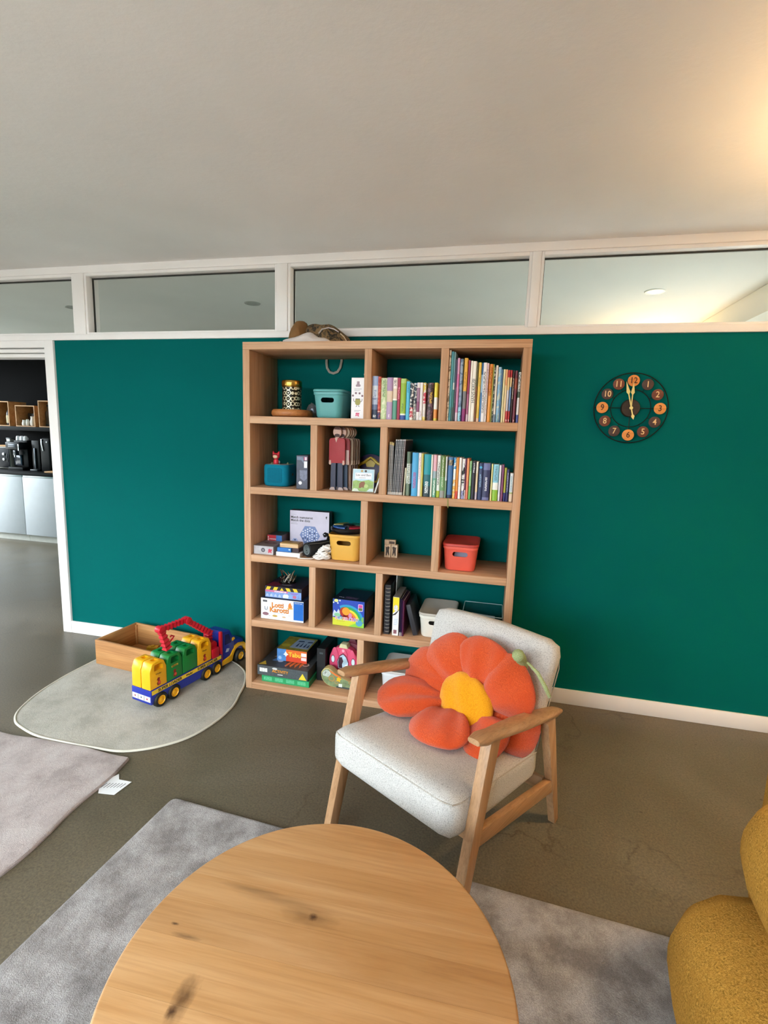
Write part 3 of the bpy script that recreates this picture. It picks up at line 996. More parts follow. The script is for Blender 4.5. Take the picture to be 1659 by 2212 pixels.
obj('rim', lathe(bmn(), [(0.0545, 0.124), (0.0568, 0.1265), (0.0568, 0.1295), (0.0545, 0.131)], 48), M('#8b6a2c', 0.3, 1.0), t)

t = thing('foil_pouch', 'crumpled silver pouch closed with a black clip', 'pouch', (0.293, -0.090, S1 + 0.0004))
bm = bmn()
bmesh.ops.create_icosphere(bm, subdivisions=3, radius=1.0)
rr_ = random.Random(3)
for v in bm.verts:
    f = 1 + rr_.uniform(-0.10, 0.10)
    zz = v.co.z
    v.co = Vector((v.co.x * 0.034 * f * (1 - 0.35 * max(0, zz)), v.co.y * 0.035 * f * (1 - 0.55 * max(0, zz)), 0.047 + zz * 0.046 * f))
    v.co.z = max(0.0, v.co.z)
obj('bag', bm, M('#aeb3c2', 0.32, 0.55, bump=0.6, bscale=60), t, angle=20)
obj('clip', bx(bmn(), 0.002, 0.018, -0.047, -0.034, 0.012, 0.048, 0.004), M('#101114', 0.3), t)

basket('teal plastic basket with lid beside the gold tin', '#5aa3a4', 0.387, 0.560, S1, 0.152, 0.22, wb=0.84)

t = gamebox('card_game', 'tall slim white card game box with olive jar figure in the top row', 0.6125, 0.6855, S1, 0.211, 0.17, -0.346, M('#e9e2e6', 0.5), M('#f7f2f5', 0.4), cat='game box')
plate('print', [(-.011, .165), (.011, .165), (.014, .173), (.008, .178), (.007, .192), (-.006, .192), (-.007, .178), (-.013, .172)], M('#a48b96', 0.5), t, -0.0006, 0.0003)
lines(t, -.020, .020, .153, 2, .007, INKL)
for cx_, cz_ in ((-.011, .132), (.009, .131), (-.027, .119), (.024, .118)):
    plate('print', circle2(.0055, 14, (cx_, cz_)), M('#7d5c68', 0.5), t, -0.0006, 0.0003)
plate('print', [(-.012, .104), (-.015, .09), (-.013, .076), (-.006, .070), (.006, .070), (.013, .076), (.015, .09), (.012, .104)], M('#a39b4c', 0.5), t, -0.0006, 0.0003)
plate('print', [(-.012, .104), (.012, .104), (.010, .1005), (-.010, .1005)], M('#4a4524', 0.5), t, -0.0009, 0.0003)
for s in (-1, 1):
    plate('print', [(s * .014, .084), (s * .024, .092), (s * .025, .104), (s * .0222, .104), (s * .021, .0935), (s * .014, .087)], M('#6d6270', 0.5), t, -0.0006, 0.0003)
    plate('print', [(s * .003, .062), (s * .012, .061), (s * .008, .064), (s * .0065, .071), (s * .0045, .071), (s * .005, .064)], M('#6d6270', 0.5), t, -0.0006, 0.0003)
lines(t, -.018, .016, .043, 2, .006, INKL)
plate('logo', [(-.011, .013), (-.006, .013), (-.003, .018), (.003, .012), (.010, .012), (.006, .019), (.010, .024), (.010, .031), (.004, .029), (-.003, .031), (-.010, .029)], M('#d6366a', 0.45), t, -0.0006, 0.0003)
plate('logo', rect(-.010, .007, .0205, .0225), M('#f7b7cb', 0.45), t, -0.0010, 0.0003)
bm = bmn()
tube(bm, [(0.022, 0.06, 0.205), (0.020, 0.06, 0.222), (0.015, 0.06, 0.238)], 0.0035, 8)
obj('bottle_neck', bm, M('#9fa79c', 0.3), t)

# ---- second row, left cubby: speaker cube, figurine, dark box
t = thing('speaker_cube', 'rounded turquoise fabric speaker cube in the second row', 'speaker', (0.152, -0.222, S2 + 0.0004))
bm = bmn()
w_ = 0.155
loft(bm, [[(x, y, zz) for x, y in rrect(w_ * k, w_ * k, 0.036)] for k, zz in ((0.84, 0.0), (0.94, 0.004), (0.99, 0.016), (1.0, 0.035), (1.0, 0.103), (0.985, 0.115), (0.95, 0.1215), (0.91, 0.124))])
obj('body', bm, fabric('speaker_cloth', '#0a6f8c', '#12859f', 420, 0.3), t)
obj('front_pad', prism(bmn(), rrect(0.09, 0.085, 0.012), -w_ / 2 - 0.0015, -w_ / 2 + 0.004, 'xz', 0.001), fabric('speaker_cloth2', '#0a6178', '#0f7690', 420, 0.3), t, loc=(0, 0, 0.064))
bm = bmn()
prism(bm, rrect(0.136, 0.136, 0.03), 0.1238, 0.1252, 'xy')
obj('top_plate', bm, M('#8e979c', 0.5), t)
for s in (-1, 1):
    obj('ear', lathe(bmn(), [(0.0, 0.012), (0.006, 0.006), (0.011, 0.0), (0.0, 0.0)], 12), M('#7f8468', 0.6), t, loc=(s * 0.040, -0.005 + 0.02 * s, 0.125))
obj('port', bx(bmn(), w_ / 2 - 0.001, w_ / 2 + 0.001, -0.01, 0.01, 0.06, 0.075, 0.0008), M('#11181c', 0.4), t)
t = thing('cat_figurine', 'small red cat-eared figurine standing on the turquoise cube', 'figurine', (0.132, -0.235, S2 + 0.1258))
RED = M('#d8303f', 0.4)
obj('body', lathe(bmn(), [(0, 0), (0.015, 0), (0.0165, 0.004), (0.015, 0.018), (0.012, 0.028), (0.0, 0.030)], 20), RED, t)
obj('head', ball(bmn(), (0, 0, 0.045), 0.0215, 0.018, 0.019), RED, t)
for s in (-1, 1):
    obj('ear', lathe(bmn(), [(0.0085, 0.0), (0.006, 0.010), (0.0, 0.023)], 12), RED, t, loc=(s * 0.0135, 0, 0.055), rot=(0, R(s * 14), 0))
obj('face', ball(bmn(), (0, -0.0105, 0.043), 0.015, 0.009, 0.0115), M('#e9c8a4', 0.5), t)
obj('hair_fringe', bx(bmn(), -0.012, 0.012, -0.0225, -0.014, 0.052, 0.056, 0.0012), M('#5c1218', 0.5), t)
obj('tail', ball(bmn(), (0.017, 0.004, 0.010), 0.006, 0.005, 0.011), M('#7c8184', 0.5), t)

t = gamebox('software_box', 'slim dark slate box with white dot and label beside the speaker cube', 0.304, 0.371, S2, 0.186, 0.19, -0.343, M('#3a3d4e', 0.45, var=0.25, vscale=30), M('#3b3e54', 0.35, var=0.35, vscale=26), cat='box')
plate('logo', circle2(.0098, 20, (-.010, .034)), M('#efeef6', 0.4), t, -0.0006, 0.0003)
plate('label', rect(.012, .030, .118, .154), M('#f0edf2', 0.4), t, -0.0006, 0.0003)
plate('label', rect(.010, .031, .159, .178), M('#b06a8a', 0.4), t, -0.0006, 0.0003)
plate('label', rect(.019, .026, .160, .177), M('#f6eef4', 0.4), t, -0.0009, 0.0003)
plate('artwork', [(-.014, .105), (.030, .105), (.030, .06), (.012, .045), (-.012, .06)], M('#6d7088', 0.4, var=0.3, vscale=60), t, -0.0006, 0.0003)
plate('artwork', [(-.030, .178), (.004, .178), (.012, .14), (-.004, .16), (-.030, .160)], M('#6b7890', 0.4, var=0.2, vscale=60), t, -0.0006, 0.0003)

# ---- second row, middle cubby: layered cardboard people, disc, picture book
KRAFT = M('#8f7462', 0.8)
body_o = [(-.046, .145), (-.046, .272), (-.040, .284), (-.012, .289), (.012, .289), (.040, .284), (.046, .272), (.046, .145), (.037, .141), (.030, .150), (-.028, .150), (-.036, .141)]
legs_o = [(-.036, .006), (-.040, .002), (-.030, 0.0), (-.006, 0.0), (-.006, .150), (-.034, .150)]
pal = [('#a3323a', '#3f4358', '#c9a699'), ('#8d2c33', '#31455e', '#c9a699'), ('#9c8672', '#a98673', '#c4ad98'), ('#7f6656', '#8a6a5c', '#b59c8a'), ('#94806e', '#9a7c6c', '#c4ad98'), ('#74594b', '#7c6052', '#a58b7a')]
for i in range(6):
    sh, tr, sk = pal[i]
    ox = 0.520 + (0.0, 0.020, 0.033, 0.039, 0.045, 0.051)[i]
    oy = -0.290 + 0.023 * i
    lab = ['front cardboard figure in red jumper and grey trousers', 'second cardboard figure in red top behind the front one', 'third kraft figure in the layered row of cardboard people', 'fourth kraft figure in the layered row of cardboard people',
           'fifth kraft figure in the layered row of cardboard people', 'rearmost kraft figure in the layered row of cardboard people'][i]
    t = thing('cardboard_figure', lab, 'figure', (ox, oy, S2 + 0.0004), group='layered cardboard people')
    th = 0.016
    obj('torso', prism(bmn(), body_o, 0, th, 'xz', 0.001), M(sh, 0.6), t)
    for s in (-1, 1):
        lg = [(s * a, b_) for a, b_ in legs_o]
        obj('leg', prism(bmn(), lg, 0.001, th - 0.001, 'xz', 0.0006), M(tr, 0.6), t)
        obj('hand', prism(bmn(), [(s * .046, .146), (s * .044, .165), (s * .034, .165), (s * .032, .143), (s * .040, .139)], -0.001, th + 0.001, 'xz', 0.0005), M(sk, 0.6), t)
        obj('shoe', prism(bmn(), [(s * .040, .0), (s * .040, .006), (s * .030, .016), (s * .014, .016), (s * .008, .0)], -0.001, th, 'xz', 0.0005), M('#8a7a78' if i > 1 else '#c7b3b0', 0.6), t)
    hd = [(0.024 * math.cos(a), 0.319 + 0.0295 * math.sin(a)) for a in [2 * math.pi * k / 22 for k in range(22)]]
    obj('head', prism(bmn(), hd, 0, th, 'xz', 0.001), M(sk, 0.6), t)
    obj('neck', bx(bmn(), -0.010, 0.010, 0.001, th - 0.001, 0.283, 0.300), M(sk, 0.6), t)
    if i < 2:
        plate('hair', [(.0245 * math.cos(R(a)), .319 + .030 * math.sin(R(a))) for a in range(25, 160, 9)], M('#5a3a34', 0.7), t, 0.0)
        plate('beard', [(-.017, .300), (-.012, .308), (.0, .3105), (.012, .308), (.017, .300), (.012, .293), (-.012, .293)], M('#4a3434', 0.7), t, 0.0)
        plate('collar', [(-.014, .288), (.004, .288), (-.005, .262)], M(sk, 0.6), t, -0.0001)
    if i == 1:
        plate('arm', rect(.022, .042, .143, .222), M('#cbb0ac', 0.6), t, -0.0001)

t = thing('ring_puzzle', 'purple disc with yellow star frame behind the picture book', 'toy', (0.655, -0.072, S2 + 0.1015), rot=(R(-8), 0, 0))
obj('disc', cyl(bmn(), (0, 0.006, 0), 0.098, 0.012, 'y', 48, bev=0.002), M('#2a1c44', 0.45), t)
YEL = M('#c4a51e', 0.4)
for k in range(5):
    a0, a1 = R(90 + 72 * k), R(90 + 72 * (k + 1))
    p0, p1 = Vector((0.078 * math.cos(a0), 0, 0.078 * math.sin(a0))), Vector((0.078 * math.cos(a1), 0, 0.078 * math.sin(a1)))
    bm = bmn()
    tube(bm, [p0, p0.lerp(p1, .25) * 1.02, p0.lerp(p1, .5) * 0.96, p0.lerp(p1, .75) * 1.02, p1], [0.006, 0.008, 0.0095, 0.008, 0.006], 8)
    obj('star_bar', bm, YEL, t, loc=(0, -0.004, 0))
plate('star_face', [(-.03, .045), (0, .065), (.03, .045), (.022, .022), (-.022, .022)], YEL, t, -0.0005, 0.004)

t = thing('picture_book', 'small square children\'s picture book standing face out in the second row', 'book', (0.680, -0.318, S2 + 0.0026), rot=(R(-9), 0, R(3)))
obj('cover', bx(bmn(), -.060, .060, 0, .010, 0, .124, .001, 1), M('#eef3f4', 0.45), t)
plate('sky', rect(-.058, .058, .054, .122), M('#bcd9e6', 0.45, var=0.12, vscale=30), t, -0.0001, 0.0004)
plate('meadow', [(-.058, .002), (.058, .002), (.058, .058), (.03, .066), (-.01, .058), (-.04, .062), (-.058, .056)], M('#93b35c', 0.45, var=0.25, vscale=45), t, -0.0003, 0.0004)
plate('title_panel', rect(-.046, .046, .070, .103), M('#f6f3fa', 0.45), t, -0.0007, 0.0004)
text('Lea und Ben', 0.0165, INK, t, (0, -0.0013, .091))
lines(t, -.024, .026, .076, 1, .01, INKL, y=-0.0012)
plate('bear', [(-.022, .020), (-.020, .044), (-.010, .054), (.006, .056), (.012, .048), (.008, .036), (.004, .020), (-.004, .026), (-.012, .020)], M('#8a5530', 0.5), t, -0.0008, 0.0004)
plate('bush', circle2(.011, 16, (.018, .032), 1.1, 0.9), M('#b9cf7a', 0.5), t, -0.0008, 0.0004)
plate('pale_path', [(-.058, .003), (-.02, .003), (-.03, .016), (-.05, .018)], M('#d9e6d4', 0.5), t, -0.0008, 0.0004)
plate('pale_path', [(.022, .003), (.057, .003), (.057, .020), (.036, .018)], M('#d2e4ea', 0.5), t, -0.0008, 0.0004)
for cx_, cc in ((-.009, '#c9a468'), (.012, '#4a3a3c')):
    plate('head', circle2(.0068, 14, (cx_, .113)), M(cc, 0.5), t, -0.0008, 0.0004)
t = thing('slim_booklet', 'slim pale booklet leaning against the divider beside the picture book', 'book', (0.752, -0.335, S2 + 0.0020), rot=(0, R(17), 0))
obj('cover', bx(bmn(), -.004, .004, 0, .11, 0, .088, .0006, 1), M('#d4d6d4', 0.5), t)
obj('pages', bx(bmn(), -.0028, .0028, 0.002, .111, 0.001, .0865), PAGES, t)

# ---- third row, left cubby: games, roll, cord, basket
t = gamebox('card_game', 'flat grey game box with red logo at the left end of the third row', 0.043, 0.167, S3, 0.050, 0.15, -0.346, M('#8f8888', 0.5), M('#b9b6bb', 0.4, var=0.15, vscale=40), cat='game box', top=M('#776f70', 0.5))
plate('print', circle2(.0125, 20, (-.002, .026)), M('#4c4a52', 0.5), t, -0.0006, 0.0003)
plate('print', circle2(.006, 16, (-.002, .026)), M('#8a8790', 0.5), t, -0.0009, 0.0003)
plate('logo', [(.030, .012), (.038, .012), (.040, .018), (.046, .012), (.053, .012), (.048, .020), (.053, .026), (.053, .036), (.046, .032), (.040, .036), (.031, .034)], M('#c43a52', 0.45), t, -0.0006, 0.0003)
plate('print', circle2(.040, 24, (.004, .085), 1, .6), M('#4a3a3c', 0.5), t, 0.0507, 0.0003, 'xy', 1)
plate('print', circle2(.018, 20, (.004, .085), 1, .6), M('#746a6c', 0.5), t, 0.0511, 0.0003, 'xy', 1)

t = gamebox('card_game', 'red and blue card game box behind the grey one in the third row', 0.052, 0.148, S3, 0.084, 0.12, -0.190, M('#5f4a50', 0.5), cat='game box', top=M('#3f3a3e', 0.5))
plate('print', rect(-.0475, .010, .040, .083), M('#c22a3c', 0.4), t, 0.0)
plate('print', rect(.010, .047, .040, .083), M('#2f6fb4', 0.4), t, 0.0)
text('memory', .0125, WHT, t, (-.012, -.0009, .060), bold=.0003)
for k in range(3):
    plate('print', circle2(.004, 10, (-.041, .052 + .010 * k)), WHT, t, -0.0006, 0.0003)

t = gamebox('thin_box', 'thin white flat box at the bottom of the small stack', 0.184, 0.330, S3, 0.024, 0.16, -0.347, M('#f3efee', 0.5), cat='box')
obj('side_print', bx(bmn(), .0731, .0738, .01, .15, .002, .022), M('#d8d2d0', 0.5), t)
z_ = S3 + 0.0252
t = gamebox('card_box', 'bright blue card box on the thin white box', 0.190, 0.275, z_, 0.024, 0.11, -0.345, M('#1c6fc0', 0.4), cat='box')
plate('logo', rect(.028, .038, .012, .019), M('#cfe4f6', 0.4), t, -0.0001)
plate('side_edge', rect(-.042, .042, 0.0005, .0035), M('#1458a0', 0.4), t, -0.0001)
t = gamebox('card_box', 'dark maroon card box beside the bright blue one', 0.277, 0.318, z_, 0.024, 0.10, -0.335, M('#2e161c', 0.45), cat='box')
plate('edge', rect(-.020, .020, .020, .0238), M('#4c262e', 0.45), t, 0.0)
z2_ = z_ + 0.0252
t = thing('wooden_box', 'small pale wooden domino box on top of the blue card box', 'box', (0.258, -0.335, z2_))
obj('box', bx(bmn(), -.056, .056, 0, .075, 0, .022, .001), wood('pale_box', '#caa070', '#dfb98c', '#e9c9a0', 'x'), t)
obj('sliding_lid', bx(bmn(), -.054, .054, .002, .073, .0221, .0255, .0008), wood('tan_lid', '#8f6c3a', '#a8813f', '#b8934f', 'x'), t)

t = gamebox('puzzle_box', 'large white game box reading Match the dots with a hexagon picture', 0.166, 0.421, S3, 0.233, 0.055, -0.115, M('#4b4b52', 0.5), M('#d9d2e4', 0.4, var=0.07, vscale=9), cat='game box')
text('Match mønsteret', .0205, INK, t, (-.121, -.0012, .190), align='LEFT', bold=.0003)
text('Match the dots', .0205, INK, t, (-.121, -.0012, .171), align='LEFT', bold=.0003)
lines(t, -.121, -.070, .157, 1, .006, INKL)
lines(t, -.121, -.060, .149, 1, .006, INKL)
lines(t, -.121, -.072, .2065, 1, .006, INKL, th=.001)
hexc = (0.004, 0.082)
plate('hexagon', [(hexc[0] + .066 * math.cos(R(60 * k)), hexc[1] + .066 * math.sin(R(60 * k))) for k in range(6)], M('#7f91c4', 0.45), t, -0.0006, 0.0004)
DW, DK = M('#eef0fb', 0.4), M('#3a4468', 0.4)
dk_ = {(-2, 2), (-2, 4), (-1, 3), (-3, 1), (0, 1), (2, 2), (-3, -1)}
for ci, cnt in enumerate((4, 5, 6, 7, 6, 5, 4)):
    for ri in range(cnt):
        px_ = hexc[0] + (ci - 3) * 0.0148
        pz_ = hexc[1] + (ri - (cnt - 1) / 2) * 0.0152
        plate('dot', circle2(.0046, 12, (px_, pz_)), DK if (ci * 7 + ri * 3) % 11 == 0 or (ri == 1 and ci in (1, 2, 5)) else DW, t, -0.0010, 0.0003)
plate('hexagon', [(-.093 + .021 * math.cos(R(60 * k)), .040 + .021 * math.sin(R(60 * k))) for k in range(6)], M('#a3aed8', 0.45), t, -0.0006, 0.0004)
plate('hexagon', [(.092 + .021 * math.cos(R(60 * k)), .044 + .021 * math.sin(R(60 * k))) for k in range(6)], M('#9fb0dc', 0.45), t, -0.0006, 0.0004)
for px_, pz_, mm in ((-.093, .049, DK), (-.101, .036, DW), (-.085, .036, DW), (.086, .05, DK), (.10, .038, DW)):
    plate('dot', circle2(.005, 12, (px_, pz_)), mm, t, -0.0010, 0.0003)
lines(t, -.106, -.080, .014, 1, .006, INK, th=.004)
plate('stand', [(-.034, .012), (.045, .012), (.036, .020), (-.026, .020)], M('#8fa0cf', 0.45), t, -0.0006, 0.0004)
plate('logo', [(.104, .203), (.112, .208), (.114, .199), (.109, .195), (.113, .189), (.106, .192)], INK, t, -0.0006, 0.0004)
obj('side_logo', bx(bmn(), .1274, .1281, .018, .032, .15, .172), M('#22232a', 0.5), t)

t = thing('rolled_mat', 'black rolled mat with a grey spiral end in the third row', 'mat', (0.362, -0.325, S3 + 0.0445), rotz=R(-32))
BLKF = M('#0d0d10', 0.75, bump=0.3, bscale=400)
obj('roll', cyl(bmn(), (0, 0.085, 0), 0.041, 0.17, 'y', 36, bev=0.004), BLKF, t)
bm = bmn()
pts = []
for k in range(90):
    a = k / 89 * 2 * math.pi * 3.1
    r_ = 0.004 + 0.021 * k / 89
    pts.append((r_ * math.cos(a), -0.0012, r_ * math.sin(a)))
tube(bm, pts, 0.0013, 6)
obj('spiral_edge', bm, M('#8e9a9c', 0.7), t)
bm = bmn()
tube(bm, [(0.027 * math.cos(a), -0.001, 0.027 * math.sin(a)) for a in [2 * math.pi * k / 40 for k in range(40)]], 0.0016, 6, closed=True)
obj('rolled_edge', bm, M('#7f8a8d', 0.7), t)
bm = bmn()
tube(bm, [(0.020, 0.004, 0.0372), (0.026, 0.08, 0.0330), (0.022, 0.15, 0.0362)], 0.0014, 6)
obj('seam', bm, M('#77776f', 0.7), t)
bm = bmn()
tube(bm, [(0, 0.150, 0.040), (0.004, 0.152, 0.060), (-0.008, 0.150, 0.074), (-0.026, 0.146, 0.076), (-0.036, 0.144, 0.066), (-0.028, 0.146, 0.058), (-0.014, 0.150, 0.062)], 0.006, 8, flat=(0.0025, 0.009))
obj('strap', bm, BLKF, t)

t = thing('cord_bundle', 'bundle of white cord in front of the yellow basket', 'cord', (0.4515, -0.349, S3 + 0.0004))
CORD = M('#f1ebe6', 0.75, bump=0.4, bscale=500)
rr_ = random.Random(12)
bm = bmn()
for j in range(11):
    cz = 0.008 + 0.0065 * j
    rx = 0.045 * (1 - 0.055 * j)
    pts = []
    tilt = rr_.uniform(-.25, .25)
    for k in range(26):
        a = 2 * math.pi * k / 26
        x = rx * math.cos(a) + 0.006 * math.sin(3 * a + j) + 0.003 * j
        y = 0.022 * math.sin(a) + 0.006 * math.cos(2 * a + j) + 0.022
        pts.append((x, y, max(0.0045, cz + tilt * x * 0.8 + 0.004 * math.sin(4 * a + 2 * j))))
    tube(bm, pts, 0.0046, 7, closed=True)
o = obj('coils', bm, CORD, t)
o['kind'] = 'stuff'
bm = bmn()
tube(bm, [(-0.035, 0.01, 0.006), (-0.050, -0.006, 0.0035), (-0.075, -0.014, 0.0032), (-0.10, -0.016, 0.0032), (-0.128, -0.014, 0.0032)], 0.0030, 7)
obj('loose_end', bm, CORD, t)

basket('yellow plastic basket topped by a round memory game', '#e3ad4c', 0.489, 0.681, S3, 0.150, 0.20, lid=False, wb=0.86, yf=-0.345)
t = thing('memory_game', 'round black game disc with four coloured segments on the yellow basket', 'toy', (0.585, -0.245, S3 + 0.1507))
obj('base', lathe(bmn(), [(0, 0), (0.080, 0), (0.094, 0.006), (0.102, 0.016), (0.103, 0.026), (0.097, 0.033), (0.0, 0.034)], 56), M('#0c0c0e', 0.35), t)
for k, cc in enumerate(('#8d2030', '#15458a', '#a39a4c', '#1f6a4c')):
    a0 = -85 + 5 - 90 * k
    pr_ = []
    for j in range(11):
        a = R(a0 + 8 + j * 7.4)
        pr_.append((0.090 * math.cos(a), 0.090 * math.sin(a)))
    for j in range(10, -1, -1):
        a = R(a0 + 10 + j * 7.0)
        pr_.append((0.036 * math.cos(a), 0.036 * math.sin(a)))
    obj('segment', prism(bmn(), pr_, 0.030, 0.0405, 'xy', 0.002), M(cc if k != 0 else '#a02438', 0.35), t)
obj('hub', lathe(bmn(), [(0.033, 0.032), (0.033, 0.044), (0.028, 0.047), (0.0, 0.048)], 32), M('#101013', 0.3), t)

# ---- third row, middle and right
for k, (xx, lab, kind) in enumerate(((0.795, 'left one of two wooden stamp blocks in the third row', 0), (0.834, 'right one of two wooden stamp blocks in the third row', 1))):
    t = thing('stamp_block', lab, 'block', (xx, -0.155 + 0.004 * k, S3 + 0.0004), rotz=R(4 - 6 * k), group='wooden stamp blocks')
    hh = 0.075 + 0.0 * k
    obj('block', bx(bmn(), -.0185, .0185, 0, .028, 0, hh, .0012), wood('stamp_block', '#d2ae88', '#e4c6a4', '#eed6b8', 'z'), t)
    s = 1 - 2 * k
    plate('stamp_print', [(-.010 * s, .012), (-.004 * s, .010), (.0, .030), (.007 * s, .012), (.011 * s, .012), (.008 * s, .044), (.012 * s, .060), (.004 * s, .066), (-.006 * s, .060), (-.012 * s, .064), (-.009 * s, .040)], M('#4a3f38', 0.7, var=0.6, vscale=180), t, 0.0, 0.0004)
t = thing('stamp_block', 'wooden stamp block lying across the two upright ones', 'block', (0.808, -0.150, S3 + 0.0760), rotz=R(2))
obj('block', bx(bmn(), -.033, .031, 0, .026, 0, .027, .0012), wood('stamp_block', '#d2ae88', '#e4c6a4', '#eed6b8', 'z'), t)
plate('stamp_print', rect(-.006, .026, .005, .020), M('#5a4c42', 0.7, var=0.7, vscale=220), t, 0.0, 0.0004)
basket('coral red plastic basket with lid in the third row', '#e8604f', 1.132, 1.318, S3, 0.149, 0.26, wb=0.86, lidhex='#c23f36')
t = thing('notepad', 'white papers inside the coral basket', 'paper', (1.225, -0.275, S3 + 0.022), rot=(R(-8), R(12), 0))
obj('sheet', bx(bmn(), -.045, .045, 0, .005, 0, .095, .001), M('#d8d4e0', 0.7), t)
obj('cover_sheet', bx(bmn(), -.043, .043, -.003, -.0005, 0, .090, .0008), M('#a9a3b8', 0.7), t)

# ---- fourth row: left stack
t = gamebox('board_game', 'white and blue carrot board game box at the bottom of the fourth-row stack', 0.080, 0.351, S4, 0.128, 0.27, -0.333, M('#1b2b4c', 0.45), M('#f7f6f4', 0.35), cat='board game')
plate('print', rect(.072, .1335, .012, .110), M('#1566c0', 0.35), t, -0.0006, 0.0004)
text('Ravensburger', .0088, M('#dfeaf6', 0.4), t, (.103, -.0012, .1165))
plate('print', rect(.072, .1335, .1105, .123), M('#1c5aa8', 0.35), t, -0.0004, 0.0003)
ORG, ORD = M('#e08a2c', 0.4), M('#a8521c', 0.4)
text('Lotti', .040, ORD, t, (-.028, -.0008, .089), bold=.0016)
text('Lotti', .040, ORG, t, (-.029, -.0014, .090), bold=.0006)
text('Karotti', .042, ORD, t, (-.018, -.0008, .060), bold=.0016)
text('Karotti', .042, ORG, t, (-.019, -.0014, .061), bold=.0006)
plate('print', rect(-.122, -.094, .104, .116), M('#5b5a60', 0.4, var=0.5, vscale=120), t, -0.0006, 0.0003)
for s in (-1, 1):
    plate('rabbit_ear', [(-.101 + s * .003, .052), (-.101 + s * .010, .060), (-.101 + s * .011, .078), (-.101 + s * .006, .078), (-.101 + s * .004, .064), (-.101, .056)], M('#9aa0ac', 0.5), t, -0.0006, 0.0003)
plate('print', circle2(.020, 20, (-.104, .032), 1.0, .5), M('#8c6470', 0.5), t, -0.0006, 0.0003)
plate('print', circle2(.015, 20, (-.045, .024), 1.1, .42), M('#bb9a44', 0.5), t, -0.0006, 0.0003)
plate('print', circle2(.011, 20, (.012, .022), 1.1, .42), M('#c9a883', 0.5), t, -0.0006, 0.0003)
plate('carrot', [(.040, .080), (.060, .080), (.063, .092), (.052, .114), (.043, .108), (.038, .094)], M('#d87e2c', 0.45), t, -0.0006, 0.0003)
plate('carrot', circle2(.018, 18, (.051, .079), 1.0, .35), M('#d9b060', 0.45), t, -0.0005, 0.0002)
lines(t, -.052, .030, .041, 1, .006, M('#7f9bc4', .5))
lines(t, -.085, -.070, .022, 1, .006, INKL)
lines(t, .040, .056, .034, 1, .006, INKL)

z_ = S4 + 0.1292
t = gamebox('board_game', 'blue board game box with yellow and black hazard stripes, upper one of the fourth-row stack', 0.100, 0.330, z_, 0.068, 0.23, -0.318, M('#2a2036', 0.45), M('#7f9fd8', 0.4, var=0.2, vscale=40), cat='board game', top=M('#2b2036', 0.45, var=0.5, vscale=22))
plate('stripe_band', rect(-.113, .113, .046, .067), M('#14120f', 0.4), t, -0.0006, 0.0003)
for k in range(5):
    x_ = -.098 + .045 * k
    sl = .010 if k < 2 else (-.010 if k > 2 else 0)
    pl_ = [(x_ - .012, .047), (x_ + .012, .047), (x_ + .012 + sl, .066), (x_ - .012 + sl, .066)] if k != 2 else [(x_ - .012, .047), (x_ + .012, .047), (x_, .064)]
    plate('hazard_stripe', pl_, M('#f0c82a', 0.4), t, -0.0009, 0.0003)
plate('print', rect(-.112, .030, .034, .045), M('#d46a98', 0.4), t, -0.0006, 0.0003)
plate('print', rect(-.055, .020, .035, .042), M('#f2c9d6', 0.4, var=0.4, vscale=180), t, -0.0009, 0.0003)
plate('print', [(.040, .040), (.10, .042), (.085, .030), (.055, .029)], M('#8a78c4', 0.4), t, -0.0006, 0.0003)
plate('print', [(.0, .004), (.032, .004), (.036, .020), (.028, .027), (.006, .027), (-.002, .018)], M('#e4e9f2', 0.4), t, -0.0006, 0.0003)
plate('print', circle2(.012, 16, (.072, .016), 1.0, .8), M('#c46a8a', 0.4), t, -0.0006, 0.0003)
for x_ in (-.10, -.075, -.048, -.022):
    plate('print', [(x_ - .010, .006), (x_ + .010, .006), (x_ + .006, .018), (x_, .024), (x_ - .006, .018)], M('#b4c6ea', 0.4), t, -0.0006, 0.0003)
plate('print', circle2(.030, 24, (-.0, .05), 1.0, .5), M('#6f6a74', 0.4), t, .0688, 0.0003, 'xy', 1)
plate('print', [(-.11, .01), (-.05, .01), (-.02, .07), (-.10, .09)], M('#6e2034', 0.4), t, .0688, 0.0003, 'xy', 1)

t = thing('metal_puzzle', 'shiny tangled metal ornament on the hazard-striped game box', 'ornament', (0.198, -0.215, z_ + 0.0696))
CHR = M('#d6d2c8', 0.18, 1.0)
obj('base', lathe(bmn(), [(0, 0), (0.052, 0), (0.054, 0.004), (0.046, 0.010), (0.0, 0.012)], 32), M('#0d0c0c', 0.25), t)
rr_ = random.Random(21)
for k in range(9):
    a = 2 * math.pi * k / 9 + 0.3
    r0, r1 = 0.018 + 0.012 * (k % 3), 0.044 - 0.004 * (k % 2)
    hh = 0.026 + 0.012 * (k % 4)
    bm = bmn()
    tube(bm, [(r0 * math.cos(a), r0 * math.sin(a), 0.010), (r1 * math.cos(a + .3), r1 * math.sin(a + .3), 0.014 + 0.006 * (k % 3)), (r1 * math.cos(a + .75), r1 * math.sin(a + .75), hh), (r1 * 1.15 * math.cos(a + 1.0), r1 * 1.15 * math.sin(a + 1.0), hh + 0.016)], [0.004, 0.006, 0.005, 0.0022], 7)
    obj('curl', bm, CHR, t)

